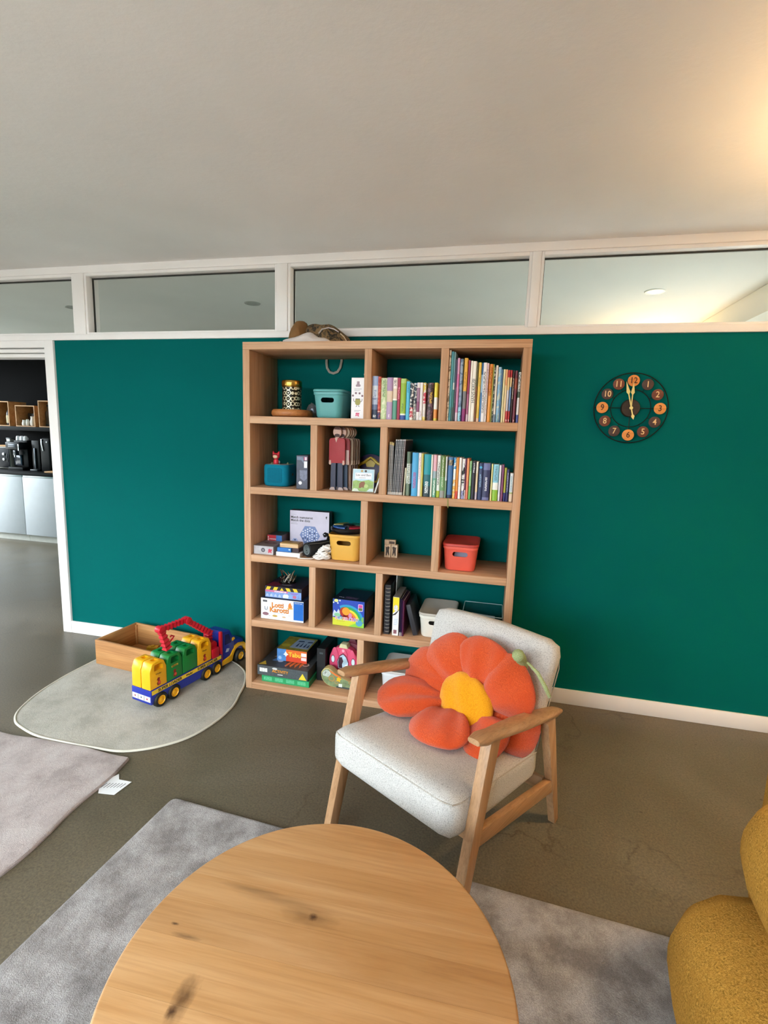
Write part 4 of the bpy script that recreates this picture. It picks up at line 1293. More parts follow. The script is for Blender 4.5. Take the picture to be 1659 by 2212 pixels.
# ---- fourth row, middle: modelling clay box
t = gamebox('clay_box', 'bright blue SUPER CLAY box with a rainbow in the fourth row', 0.514, 0.706, S4, 0.158, 0.20, -0.300, M('#14223c', 0.45), M('#2447b4', 0.4, var=0.08), cat='box', top=M('#101c34', 0.45), rotz=R(-1))
plate('meadow', [(-.0945, .0015), (.0945, .0015), (.0945, .026), (.04, .036), (-.04, .040), (-.0945, .048)], M('#d4dc3c', 0.4), t, -0.0008, 0.0003)
plate('meadow', [(0.0, .0015), (.0945, .0015), (.0945, .030), (.05, .028)], M('#8fd048', 0.4), t, -0.0011, 0.0003)
for k, cc in enumerate(('#2f9ad0', '#2aa45a', '#eada3a', '#e8892c', '#d8342c')):
    ro, ri = .098 - .0135 * k, .085 - .0135 * k
    pr_ = [(-.006 + ro * math.cos(R(a)), .034 + ro * math.sin(R(a)) * .98) for a in range(0, 121, 8)] + [(-.006 + ri * math.cos(R(a)), .034 + ri * math.sin(R(a)) * .98) for a in range(120, -1, -8)]
    plate('rainbow_band', pr_, M(cc, 0.4), t, -0.0008 - 0.0001 * k, 0.0003)
plate('clay_figure', circle2(.030, 24, (-.022, .084)), M('#b0301c', 0.45), t, -0.0016, 0.0003)
plate('clay_figure', circle2(.023, 24, (-.014, .090)), M('#f0a02c', 0.45), t, -0.0020, 0.0003)
plate('clay_figure', [(-.04, .040), (.03, .040), (.022, .066), (-.03, .066)], M('#b8281c', 0.45), t, -0.0016, 0.0003)
plate('clay_figure', circle2(.013, 18, (.012, .066), .8, 1.2), M('#d98ab0', 0.45), t, -0.0020, 0.0003)
plate('clay_figure', circle2(.010, 18, (.034, .050)), M('#c45f9a', 0.45), t, -0.0020, 0.0003)
plate('clay_figure', circle2(.016, 18, (-.066, .064), 1.2, .7), M('#8fd0a4', 0.45), t, -0.0016, 0.0003)
plate('mountain', [(-.094, .066), (-.086, .092), (-.070, .078), (-.060, .100), (-.046, .076), (-.05, .06), (-.094, .052)], M('#cfdcea', 0.45), t, -0.0013, 0.0003)
plate('clay_figure', circle2(.020, 20, (.066, .028), 1.0, .95), M('#4f9ec4', 0.45), t, -0.0020, 0.0003)
plate('clay_figure', [(.078, .040), (.082, .066), (.092, .066), (.092, .030)], M('#7fbc5a', 0.45), t, -0.0016, 0.0003)
plate('sun', circle2(.013, 18, (-.074, .148), 1, .7), M('#eef08c', 0.45), t, -0.0009, 0.0003)
for a, b_ in ((-.090, .136), (-.064, .134), (-.052, .150)):
    plate('sun_ray', circle2(.005, 12, (a, b_)), M('#d9e2f4', 0.45), t, -0.0009, 0.0003)
pr_ = rrect(.028, .042, .005)
plate('badge', [(a + .072, b_ + .120) for a, b_ in pr_], M('#e4d4f4', 0.45), t, -0.0012, 0.0003)
plate('badge', [(a * .8 + .072, b_ * .42 + .129) for a, b_ in pr_], M('#d4469a', 0.45), t, -0.0016, 0.0003)
plate('badge', [(a * .8 + .072, b_ * .38 + .111) for a, b_ in pr_], M('#5f6a30', 0.45), t, -0.0016, 0.0003)
cols = ('#d83a4c', '#3f8ad0', '#2aa46a', '#e8742c', '#c43a8a', '#2f7ac4', '#d8484c', '#3a4fb0', '#2a2f60')
for ch, cc, xk in zip('SUPERCLAY', cols, (-.073, -.056, -.040, -.024, -.008, .012, .026, .040, .056)):
    text(ch, .0235, WHT, t, (xk, -.0021, .044), bold=.0018)
    text(ch, .0235, M(cc, .4), t, (xk, -.0027, .044), bold=.0002)
lines(t, -.070, .000, .028, 1, .006, M('#c9a24c', .5), y=-.0012)
plate('print', [(-.03, .02), (.04, .02), (.048, .05), (-.03, .06)], M('#4c3a5c', 0.45, var=0.6, vscale=90), t, .1588, .0003, 'xy', 1)
text('The', .022, M('#8f97ac', .5), t, (-.055, .035, .1592), (0, 0, 0))
obj('side_print', bx(bmn(), .0958, .0966, .03, .18, .03, .14), M('#5a5048', 0.5, var=0.5, vscale=40), t)

# ---- fourth row, right cubby
t = thing('ring_binder', 'black spiral-bound album standing against the divider in the fourth row', 'album', (0.847, -0.345, S4 + 0.0004))
obj('cover', bx(bmn(), -.019, .015, 0.006, .24, 0, .284, .001), M('#141416', 0.5), t)
obj('pages', bx(bmn(), -.016, .012, 0.004, .236, .003, .281), M('#25242a', 0.6), t)
for k in range(13):
    bm = bmn()
    zc = .020 + k * .0205
    tube(bm, [(.013 * math.cos(a), .006 + .010 * math.sin(a), zc) for a in [R(180 + 18 * j) for j in range(11)]], .0019, 6)
    obj('wire_ring', bm, M('#b9bcc0', 0.3, 0.8), t)
t = thing('plastic_sleeve', 'clear plastic sleeve slanting behind the album in the fourth row', 'sleeve', (0.8675, -0.235, S4 + 0.0008), rot=(0, R(1.0), 0))
obj('sheet', bx(bmn(), -.0012, .0012, 0, .19, 0, .335, .0008), M('#9aa0a0', 0.25), t)
obj('edge', bx(bmn(), -.0022, .0022, -.002, .0015, 0, .335, .0006), M('#dfe3e2', 0.25), t)
t = gamebox('craft_kit', 'upright white and yellow craft box right of the spiral album', 0.8775, 0.9145, S4, 0.222, 0.20, -0.346, M('#8d8780', 0.5), M('#f4f2f2', 0.4), cat='box')
plate('print', [(-.017, .220), (.017, .220), (.017, .150), (-.005, .140), (-.017, .128)], M('#f0dc28', 0.4), t, -0.0006, 0.0003)
plate('print', circle2(.013, 18, (.000, .160), .9, 1.4), M('#ece0ea', 0.4, var=0.4, vscale=120), t, -0.0009, 0.0003)
plate('print', [(-.017, .120), (-.004, .130), (.017, .152), (.017, .148), (.0, .122), (-.017, .115)], M('#2a2628', 0.4), t, -0.0009, 0.0003)
lines(t, -.010, .012, .095, 4, .010, M('#9fc4e4', .5))
plate('print', rect(-.010, .008, .012, .034), M('#8a5a66', 0.4, var=0.6, vscale=160), t, -0.0006, 0.0003)
for k, (xx, w_, h_, cc, lab) in enumerate(((0.9215, .007, .212, '#2a2140', 'thin indigo booklet right of the white and yellow craft box'), (0.9295, .005, .208, '#4a2a5c', 'thin violet booklet between the indigo and plum ones'), (0.9375, .008, .205, '#5a1c44', 'plum booklet, last of three beside the leaning case'))):
    book(xx - w_ / 2, xx + w_ / 2, S4, h_, lab, [(0, '#c9c2cc'), (.10, cc)] if k < 2 else [(0, cc)], depth=.19, y=-.343, group='thin booklets in the fourth row')
t = thing('leaning_case', 'flat dark grey case leaning left in the fourth row', 'case', (1.0175, -0.318, S4 + 0.0080), rot=(0, R(-15.5), 0))
obj('shell', bx(bmn(), -.027, .0, 0, .20, .0005, .178, .003), M('#2c2e36', 0.5), t)
obj('seam', bx(bmn(), -.0142, -.0128, -.0006, .2005, .002, .1785), M('#17181c', 0.5), t)
basket('white plastic basket with grey-white lid behind the armchair in the fourth row', '#e9e5da', 1.020, 1.217, S4, 0.144, 0.27, wb=0.87, lidhex='#b6afa4')
t = thing('clear_box', 'clear plastic box of small parts at the right end of the fourth row', 'box', (1.360, -0.200, S4 + 0.0004))
CLR = glass_mat('clear_plastic', (0.80, 0.90, 0.92, 1), 0.06, 0.08)
for nm_, d_ in (('front_wall', (-.105, .105, -.11, -.107, 0, .155)), ('back_wall', (-.105, .105, .107, .11, 0, .155)), ('side_wall', (-.105, -.102, -.107, .107, 0, .155)), ('side_wall', (.102, .105, -.107, .107, 0, .155)), ('bottom', (-.102, .102, -.107, .107, 0, .003))):
    obj(nm_, bx(bmn(), *d_), CLR, t, smooth=False)
bm = bmn()
tube(bm, [(x * 1.01, y, .156) for x, y in rrect(.21, .22, .008)], .0022, 6, closed=True)
obj('rim', bm, M('#a9c4c8', 0.2), t)
for k, (a, b_, c_, d_, e_, cc) in enumerate(((-.08, .05, -.09, -.02, .062, '#b9c4d4'), (-.09, .02, -.01, .08, .05, '#6d6a62'), (.055, .092, -.09, -.05, .095, '#c4ccd6'), (.05, .095, -.03, .06, .07, '#7f7a6c'))):
    obj('content_piece', bx(bmn(), a, b_, c_, d_, .004 + .0001 * k, e_, .004), M(cc, 0.4), t)
obj('content_sheet', bx(bmn(), -.07, .06, -.06, .06, .100, .104, .001), M('#cfdde2', 0.35), t, rot=(R(6), R(4), 0))

# ---- bottom row
t = gamebox('board_game', 'flat green game box at the bottom of the lowest stack', 0.088, 0.392, S5, 0.040, 0.27, -0.342, M('#1f7a4c', 0.45), M('#2a9a60', 0.4), cat='board game')
for k in range(4):
    plate('print', rect(-.138 + .072 * k, -.086 + .072 * k, .010, .032), M('#58b988', 0.45, var=0.3, vscale=160), t, -0.0006, 0.0003)
z_ = S5 + 0.0412
t = gamebox('board_game', 'black and orange activity board game box in the middle of the lowest stack', 0.062, 0.384, z_, 0.062, 0.30, -0.346, M('#38393a', 0.5, var=0.2, vscale=60), M('#4d5357', 0.45, var=0.18, vscale=90), cat='board game', top=M('#3b3c3e', 0.5, var=0.2, vscale=50))
plate('logo', rect(-.146, -.096, .022, .046), M('#e6e4e0', 0.45, var=0.3, vscale=120), t, -0.0006, 0.0002)
text('ACTIVITY', .024, M('#5a3512', .5), t, (-.012, -.0008, .034), bold=.0016)
text('ACTIVITY', .024, M('#e8a03c', .5), t, (-.013, -.0014, .035), bold=.0005)
lines(t, -.030, .014, .016, 1, .006, WHT, th=.004)
plate('print', circle2(.014, 14, (-.048, .050), 1.2, .5), M('#cfd0d2', 0.5), t, -0.0006, 0.0002)
plate('triangle', [(.104, .004), (.154, .004), (.129, .044)], M('#e8d03c', 0.4), t, -0.0006, 0.0003)
plate('triangle', [(-.158, .008), (-.110, .016), (-.136, .060)], M('#c4a93a', 0.4), t, .0627, .0003, 'xy', 1)
for k in range(4):
    plate('letter', [(.0 + .028 * k, .03 + .012 * k), (.012 + .028 * k, .02), (.030 + .026 * k, .09), (.016 + .026 * k, .10)], M('#c46a2c', 0.4), t, .0627, .0003 + .0001 * k, 'xy', 1)
plate('letter', rect(-.03, .10, .094, .108), M('#d8772c', 0.4), t, .0632, .0003, 'xy', 1)
plate('print', circle2(.022, 18, (.118, .075), 1.0, .9), M('#c9b8b0', 0.4), t, .0627, .0003, 'xy', 1)
plate('print', circle2(.015, 18, (.118, .075), 1.0, .9), M('#6a4a44', 0.4), t, .0631, .0003, 'xy', 1)
plate('print', [(-.10, .075), (-.03, .080), (-.035, .105), (-.09, .11)], M('#4f77ac', 0.4), t, .0627, .0003, 'xy', 1)
plate('print', circle2(.018, 16, (-.048, .085)), M('#b9c4d8', 0.4), t, .0631, .0003, 'xy', 1)
plate('print', [(-.11, .125), (-.05, .12), (-.05, .15), (-.10, .155)], M('#8a6a64', 0.4), t, .0627, .0003, 'xy', 1)
z2_ = z_ + 0.0640
t = gamebox('board_game', 'small orange and blue word game box on top of the lowest stack', 0.150, 0.345, z2_, 0.078, 0.19, -0.262, M('#2e1f24', 0.5), cat='board game', top=M('#8c7f2c', 0.5, var=0.3, vscale=30))
plate('print', rect(-.0965, -.038, .0015, .0765), M('#4f86c8', 0.4, var=0.2, vscale=40), t, 0.0)
plate('print', rect(-.038, .0965, .0015, .0765), M('#d8482c', 0.4), t, 0.0)
plate('print', rect(-.038, .0965, .040, .0765), M('#e8702c', 0.4), t, -0.0006, .0002)
plate('print', [(-.050, .048), (-.040, .066), (-.030, .050), (-.022, .046), (-.032, .040), (-.038, .030), (-.046, .040), (-.058, .044)], M('#e9ecf4', 0.4), t, -0.0010, .0003)
plate('print', circle2(.011, 16, (-.078, .020)), M('#9fc0e4', 0.4), t, -0.0008, .0003)
text('Tabu', .040, M('#f4d03c', .4), t, (.018, -.0014, .046), bold=.0008)
plate('label', rect(.060, .094, .044, .066), M('#f6e9e6', 0.4), t, -0.0010, .0003)
plate('label', rect(.060, .094, .018, .038), M('#f0d9d8', 0.4), t, -0.0010, .0003)
plate('print', [(-.03, .03), (.09, .03), (.085, .17), (-.02, .17)], M('#8c9cb4', 0.4, var=0.1), t, .0787, .0003, 'xy', 1)
for k, (a, b_, c_, d_) in enumerate(((-.01, .03, .12, .135), (.05, .085, .12, .135), (.0, .012, .05, .10), (.025, .036, .05, .105), (.048, .060, .05, .10), (.07, .082, .05, .09))):
    plate('print', [(a, c_), (b_, c_ + .006), (b_ - .004, d_ + .006), (a + .004, d_)], M('#1c2c54', 0.4), t, .0791, .0003, 'xy', 1)
plate('print', circle2(.026, 18, (-.062, .055), 1.1, .8), M('#b0a032', 0.4), t, .0787, .0003, 'xy', 1)
t = gamebox('game_box', 'black upright game box in the shade behind the activity stack', 0.398, 0.452, S5, 0.205, 0.20, -0.235, M('#141416', 0.5), M('#17171a', 0.5), cat='game box')
plate('print', rect(-.01, .012, .17, .18), M('#4a5258', 0.4), t, -0.0006, .0003)

t = thing('carriage_tin', 'pink pumpkin-carriage shaped children\'s box in the lowest left cubby', 'toy', (0.556, -0.205, S5 + 0.0004), rot=(0, 0, R(-6)))
t.scale = (1.0, 1.0, 1.08)
PK, PKD = M('#d8476c', 0.4), M('#a82a4c', 0.45)
def pumpkin(sx, sz, cz, n=40):
    return [(sx * math.copysign(abs(math.cos(a)) ** 0.85, math.cos(a)), cz + sz * math.copysign(abs(math.sin(a)) ** 0.9, math.sin(a))) for a in [2 * math.pi * k / n for k in range(n)]]
obj('shell', prism(bmn(), pumpkin(.094, .098, .105), 0, .045, 'xz', .006, 3), PK, t)
obj('back_shell', prism(bmn(), [(a + .03, b_ + .020) for a, b_ in pumpkin(.085, .095, .100)], .047, .080, 'xz', .006, 3), M('#6a1830', 0.5), t)
for s in (-1, 0.0, 1):
    hw_ = .034 if s == 0 else .030
    obj('lobe', prism(bmn(), [(s * .056 + hw_ * math.cos(a) * (1.0 if s == 0 else .95), .105 + .090 * math.sin(a)) for a in [2 * math.pi * k / 28 for k in range(28)]], -.004, .002, 'xz', .003, 2), M('#e2587c' if s == 0 else '#d64a70', 0.4), t)
obj('stalk', prism(bmn(), [(-.030, .196), (.030, .196), (.020, .220), (-.020, .220)], -.004, .044, 'xz', .003), M('#d9d2a4', 0.5), t)
obj('back_stalk', prism(bmn(), [(.008, .212), (.066, .212), (.054, .236), (.020, .236)], .050, .078, 'xz', .003), M('#5a1428', 0.5), t)
cw = lambda pts, k: [(x * k, .120 + (z - .117) * k) for x, z in pts]
plate('window', cw([(-.026, .080), (.026, .080), (.030, .115), (.018, .142), (.0, .154), (-.018, .142), (-.030, .115)], 1.32), M('#7a1f3c', 0.4), t, -0.0042, .0008)
plate('window', cw([(-.022, .084), (.022, .084), (.026, .113), (.014, .138), (.0, .148), (-.015, .138), (-.026, .113)], 1.32), M('#b4cfe0', 0.3, var=0.25, vscale=60), t, -0.0050, .0006)
plate('silhouette', cw([(-.020, .086), (-.002, .086), (-.004, .104), (.002, .118), (-.006, .136), (-.018, .132), (-.024, .112)], 1.32), M('#3a2030', 0.5), t, -0.0056, .0004)
plate('drape', cw([(.006, .086), (.021, .086), (.024, .108), (.012, .104)], 1.32), M('#e6eef2', 0.5), t, -0.0056, .0004)
for s in (-1, 1):
    plate('window', circle2(.016, 18, (s * .066, .125), .8, 1.5), M('#7a1f3c', 0.4), t, -0.0042, .0008)
    plate('window', circle2(.013, 18, (s * .066, .125), .8, 1.5), M('#d4e6ec', 0.3), t, -0.0050, .0006)
plate('medallion', circle2(.017, 20, (.0, .062)), M('#c9d0ea', 0.4), t, -0.0042, .0008)
plate('medallion', circle2(.009, 20, (.0, .062)), M('#7f9ad0', 0.4), t, -0.0050, .0006)
plate('medallion', circle2(.008, 16, (.0, .182)), M('#f0a8bc', 0.4), t, -0.0042, .0008)

t = thing('game_tin', 'oval tin with mottled green picture in front of the pink carriage box', 'tin', (0.564, -0.292, S5 + 0.0004), rot=(0, 0, R(-2)))
t.scale = (1.0, 1.0, 0.90)
TINP = [(-.092, .124), (-.107, .112), (-.118, .092), (-.118, .070), (-.112, .046), (-.098, .024), (-.080, .010), (-.055, .002), (-.03, 0.0), (.090, 0.0), (.098, .025), (.092, .042), (.062, .054), (.014, .072), (-.029, .094), (-.052, .116), (-.072, .125)]
def dshape():
    return TINP
obj('tin_body', prism(bmn(), dshape(), 0, .050, 'xz', .003, 2), M('#c9b87a', 0.4), t)
plate('picture', [(a * .95 - .001, b_ * .93 + .004) for a, b_ in dshape()], M('#7d8f68', 0.4, var=0.35, vscale=40), t, 0.0)
plate('picture_sky', [(-.072, .066), (-.106, .072), (-.110, .090), (-.098, .108), (-.082, .116), (-.062, .106), (-.055, .09)], M('#bfc8c0', 0.4, var=0.2, vscale=50), t, -0.0007, .0003)
plate('orange_arc', [(-.066, .118), (-.030, .098), (.010, .080), (.006, .070), (-.030, .084), (-.060, .104)], M('#e07a3c', 0.4), t, -0.0010, .0003)
plate('yellow_figure', [(-.020, .066), (-.008, .078), (.002, .070), (.014, .066), (.002, .056), (.004, .040), (-.010, .050), (-.022, .044), (-.016, .056)], M('#e8c02c', 0.4), t, -0.0013, .0003)
plate('label', rect(-.006, .016, .010, .032), M('#dfe6e2', 0.4), t, -0.0010, .0003)
for px_, pz_, rr0 in ((-.05, .06, .020), (-.02, .040, .012), (.07, .05, .014)):
    plate('ring', circle2(rr0, 18, (px_, pz_)), M('#b98a4c', 0.4), t, -0.0010, .0002)
    plate('ring', circle2(rr0 * .7, 18, (px_, pz_)), M('#7d8f68', 0.4), t, -0.0013, .0002)
plate('dark_foot', rect(-.02, .102, .002, .014), M('#3f4a48', 0.4), t, -0.0008, .0002)
plate('print', [(-.098, .090), (-.090, .104), (-.082, .100), (-.088, .086)], M('#8b8f8a', 0.4), t, -0.0011, .0003)

basket('white plastic basket behind the armchair in the lowest row', '#eceef2', 0.816, 0.992, S5, 0.172, 0.25, wb=0.86, lidhex='#c4c2be')

# ------------------------------------------------------------------ bag lying on top of the bookcase
t = thing('camouflage_bag', 'brown camouflage cloth bag with white lining lying on the bookcase', 'bag', (0.355, -0.185, BH + 0.0006))


def lumpy(name, mat, outline, y0, y1, seed, parent, amp=0.006):
    """a soft heap: silhouette outline in x-z swept through the depth with rounded ends and folds"""
    bm = bmn()
    n = 7
    loops = []
    rr0 = random.Random(seed)
    ph = rr0.uniform(0, 6)
    zc = sum(z for _, z in outline) / len(outline)
    xc = sum(x for x, _ in outline) / len(outline)
    for i in range(n):
        u = i / (n - 1)
        k = math.sin(math.pi * (0.12 + 0.76 * u)) ** 0.6
        L = []
        for j, (x, z) in enumerate(outline):
            f = amp * math.sin(j * 1.7 + u * 9 + ph)
            L.append((xc + (x - xc) * k + f, y0 + (y1 - y0) * u + 0.01 * math.sin(j + ph), max(0.0, z * k + (f if z > 0.01 else 0))))
        loops.append(L)
    loft(bm, loops)
    bmesh.ops.subdivide_edges(bm, edges=bm.edges[:], cuts=1, use_grid_fill=True, smooth=0.8)
    for _ in range(3):
        bmesh.ops.smooth_vert(bm, verts=bm.verts[:], factor=0.4, use_axis_x=True, use_axis_y=True, use_axis_z=True)
    for v in bm.verts:
        v.co.x += 0.003 * math.sin(60 * v.co.z + 40 * v.co.y)
        v.co.y += 0.004 * math.sin(55 * v.co.x + 30 * v.co.z)
        v.co.z = max(0.0, v.co.z * 1.30)
        v.co.x *= 1.05
    return obj(name, bm, mat, parent, angle=70)


m, nt, b = _nodes('camouflage_cloth')
vec = _coord(nt)
n1 = _noise(nt, vec, 26, 3, 0.6, 1.2)
nt.links.new(_ramp(nt, [(0.0, '#2c2418'), (0.43, '#3a2f1e'), (0.47, '#7a6040'), (0.56, '#8c6c44'), (0.60, '#54452e'), (0.68, '#a08660')], n1, 'CONSTANT'), b.inputs['Base Color'])
b.inputs['Roughness'].default_value = 0.85
_bump(nt, b, _noise(nt, vec, 18, 3), 0.6, 0.02)
CAMO = m
TAN = M('#80592e', 0.8, var=0.15, vscale=20, bump=0.5, bscale=40)
lumpy('tan_end', TAN, [(-.165, .0), (-.168, .05), (-.150, .088), (-.118, .118), (-.085, .118), (-.060, .095), (-.055, .0)], -.05, .10, 1, t)
lumpy('camo_body', CAMO, [(-.085, .0), (-.085, .070), (-.066, .104), (-.03, .106), (.02, .098), (.055, .104), (.085, .090), (.13, .070), (.172, .050), (.185, .020), (.188, .0)], -.045, .12, 2, t, .004)
LIN = M('#e4dad6', 0.85, var=0.06, bump=0.4, bscale=40)
lumpy('white_lining', LIN, [(-.185, .0), (-.175, .022), (-.13, .034), (-.085, .044), (-.04, .058), (-.012, .058), (.02, .035), (.065, .032), (.10, .018), (.12, .0)], -.10, .02, 5, t, .003)
lumpy('flap', LIN, [(-.200, .0), (-.20, .008), (-.17, .016), (-.14, .010), (-.12, .0)], -.12, -.03, 8, t, .001)
bm = bmn()
tube(bm, [(.030, -.05, .066), (.050, -.055, .086), (.085, -.05, .095), (.115, -.045, .088), (.14, -.04, .074)], .003, 8, flat=(.0016, .006))
obj('piping', bm, LIN, t)
bm = bmn()
tube(bm, [(.150, -.04, .066), (.172, -.04, .048), (.188, -.03, .020), (.192, -.03, .002)], .003, 8)
obj('edge_piping', bm, M('#cbb596', 0.85), t)
# carrying strap that drops behind the bookcase and hangs in the top left cubby
bm = bmn()
pts = [(.002, .10, .05), (-.002, .166, .03), (-.004, .1735, .0), (-.004, .1735, -.06), (.000, .1735, -.088), (.016, .1735, -.112), (.040, .1735, -.119), (.066, .1735, -.110), (.082, .1735, -.086), (.090, .1735, -.05), (.092, .1735, .0), (.090, .166, .03), (.085, .10, .045)]
tube(bm, pts, .004, 8, flat=(.0045, .0075))
obj('strap', bm, M('#a49d92', 0.85, bump=0.3, bscale=500), t)

# ------------------------------------------------------------------ armchair
TH = R(-30)
ch = thing('armchair', 'oak-framed lounge chair with speckled cream upholstery in front of the bookcase', 'armchair', (1.128, -1.400, 0), TH)
OAKY = wood('oak_chair', '#9c754e', '#b58b64', '#c6a07a', 'y', 1.0, 0.42, 0.35)
OAKZ = wood('oak_chair', '#9c754e', '#b58b64', '#c6a07a', 'z', 1.0, 0.42, 0.35)
OAKX = wood('oak_chair', '#9c754e', '#b58b64', '#c6a07a', 'x', 1.0, 0.42, 0.35)
UPH = fabric('speckled_cream', '#8a8683', '#d2cfcb', 330, 0.5, rough=0.95, lo=0.28, hi=0.52)


def beam(bm, p0, p1, a0, b0, a1, b1, n0=None):
    """tapered bar of rectangular section between two points: a = width along x, b = width across"""
    p0, p1 = Vector(p0), Vector(p1)
    t = (p1 - p0).normalized()
    ax = Vector((1, 0, 0))
    ax = (ax - t * ax.dot(t)).normalized()
    bxv = t.cross(ax)
    loops = []
    for p, a, b_ in ((p0, a0, b0), (p1, a1, b1)):
        loops.append([p + ax * sx * a / 2 + bxv * sy * b_ / 2 for sx, sy in ((1, 1), (-1, 1), (-1, -1), (1, -1))])
    r = [[bm.verts.new(v) for v in L] for L in loops]
    for k in range(4):
        j = (k + 1) % 4
        bm.faces.new((r[0][k], r[0][j], r[1][j], r[1][k]))
    bm.faces.new(list(reversed(r[0])))
    bm.faces.new(r[1])
    bmesh.ops.bevel(bm, geom=bm.edges[:], offset=0.004, segments=2, profile=0.5, affect='EDGES')
    return bm


HW = 0.290
for s in (-1, 1):
    x = s * HW
    obj('front_leg', beam(bmn(), (x, 0.108, 0.632), (x, -0.046, 0.0175 if s > 0 else 0.0), 0.036, 0.060, 0.034, 0.044), OAKZ, ch)
    obj('rear_leg', beam(bmn(), (x, 0.515, 0.505), (x, 0.655, 0.0), 0.034, 0.060, 0.030, 0.034), OAKZ, ch)
    obj('side_rail', beam(bmn(), (x, 0.030, 0.305), (x, 0.590, 0.195), 0.026, 0.055, 0.026, 0.055), OAKY, ch)
    # armrest: flat paddle, rounded nose, broad in the middle, tapering to the back
    bm = bmn()
    L = []
    N = 15
    for i in range(N):
        u = i / (N - 1)
        y = 0.0 + 0.615 * u
        zt = 0.664 - 0.150 * u + 0.006 * math.sin(math.pi * u)
        w_ = 0.076 * (math.sin(math.pi * min(1, 0.10 + u * 1.35) * 0.5) ** 0.6) * (1 - 0.42 * max(0, u - 0.45) / 0.55)
        th = 0.032
        if i == 0:
            w_, th = 0.040, 0.018
        if i == N - 1:
            w_, th = 0.026, 0.016
        if i == 1:
            w_, th = 0.060, 0.030
        if i == N - 2:
            w_ = 0.038
        L.append([(x + w_ * 0.5 * cx_, y, zt - 0.015 + th * 0.5 * cz_) for cx_, cz_ in ((1, 0.45), (0.72, 0.95), (0, 1), (-0.72, 0.95), (-1, 0.45), (-1, -0.45), (-0.72, -0.95), (0, -1), (0.72, -0.95), (1, -0.45))])
    loft(bm, L)
    obj('armrest', bm, OAKY, ch, angle=60)
obj('front_rail', bx(bmn(), -HW + 0.014, HW - 0.014, 0.055, 0.078, 0.262, 0.315, 0.003), OAKX, ch)
obj('rear_rail', bx(bmn(), -HW + 0.014, HW - 0.014, 0.545, 0.568, 0.180, 0.235, 0.003), OAKX, ch)


def pillow_box(w, d, h, r, ex=0.012, n=6):
    """upholstered block: rounded box with gently crowned faces, centred at the origin"""
    bm = bmn()
    bmesh.ops.create_cube(bm, size=1.0)
    bmesh.ops.subdivide_edges(bm, edges=bm.edges[:], cuts=9, use_grid_fill=True)
    for v in bm.verts:
        p = Vector((v.co.x * w, v.co.y * d, v.co.z * h))
        c = Vector((max(-w / 2 + r, min(w / 2 - r, p.x)), max(-d / 2 + r, min(d / 2 - r, p.y)), max(-h / 2 + r, min(h / 2 - r, p.z))))
        dlt = p - c
        if dlt.length > 1e-9:
            p = c + dlt.normalized() * min(r, max(abs(dlt.x), abs(dlt.y), abs(dlt.z)))
        fx, fy = 1 - (2 * p.x / w) ** 2, 1 - (2 * p.y / d) ** 2
        p.z += math.copysign(ex, p.z) * max(0, fx) * max(0, fy) * (abs(p.z) > h * 0.3)
        v.co = p
    return bm


def warp(bm, f):
    for v in bm.verts:
        v.co = f(v.co.copy())
    return bm


# seat: thick at the front edge, sloping back
def seat_f(p):
    u = (p.y + 0.29) / 0.58            # 0 front, 1 back
    z0 = 0.395 - 0.075 * u
    k = 1.0 - 0.18 * u
    return Vector((p.x, -0.060 + 0.58 * u, z0 + p.z * k))


seat = obj('seat_cushion', warp(pillow_box(0.545, 0.58, 0.150, 0.040, 0.008), seat_f), UPH, ch, angle=80)
# piping along the upper front and side edges of the seat
bm = bmn()
rail = []
for (px, py) in [(0.268, 0.26), (0.268, 0.0), (0.268, -0.24), (0.258, -0.275), (0.235, -0.284), (0.0, -0.286), (-0.235, -0.284), (-0.258, -0.275), (-0.268, -0.24), (-0.268, 0.0), (-0.268, 0.26)]:
    rail.append(seat_f(Vector((px, py, 0.054))))
tube(bm, rail, 0.0022, 6)
obj('seam', bm, fabric('cream_seam', '#a39c94', '#c9c3ba', 330, 0.3), seat)


def back_f(p):
    # p.z runs up the back, p.y through its thickness
    u = (p.z + 0.25) / 0.50
    w = p.x * (1.0 + 0.10 * u)
    crown = 0.012 * (1 - (2 * p.x / 0.54) ** 2) * u
    y = 0.452 + 0.155 * u + p.y
    z = 0.300 + 0.470 * u + crown - p.y * 0.30
    y += 0.020 * (2 * p.x / 0.54) ** 2 * -1.0 * 0.6
    return Vector((w, y, z))


bk = obj('backrest', warp(pillow_box(0.52, 0.105, 0.50, 0.045, 0.0), back_f), UPH, ch, angle=80)
bm = bmn()
tube(bm, [back_f(Vector((x_, 0.052, z_))) for x_, z_ in [(-0.25, -0.2), (-0.252, 0.15), (-0.235, 0.225), (-0.2, 0.243), (0.0, 0.246), (0.2, 0.243), (0.235, 0.225), (0.252, 0.15), (0.25, -0.2)]], 0.0022, 6)
obj('seam', bm, fabric('cream_seam', '#a39c94', '#c9c3ba', 330, 0.3), bk)

# ------------------------------------------------------------------ flower cushion leaning on the back of the chair
fc = thing('flower_cushion', 'orange plush flower cushion with yellow centre on the armchair', 'cushion', (1.128, -1.400, 0), TH)
PLUSH = fabric('orange_plush', '#b83a14', '#e8622c', 300, 0.9, rough=1.0, lo=0.3, hi=0.7, sheen=0.3, patch='#d24c1e', pscale=14)
PLUSHY = fabric('yellow_plush', '#e08c08', '#f9b01c', 300, 0.8, rough=1.0, lo=0.3, hi=0.7, sheen=0.2)
PLUSHG = fabric('green_plush', '#93a06c', '#b4bd8c', 300, 0.7, rough=1.0)


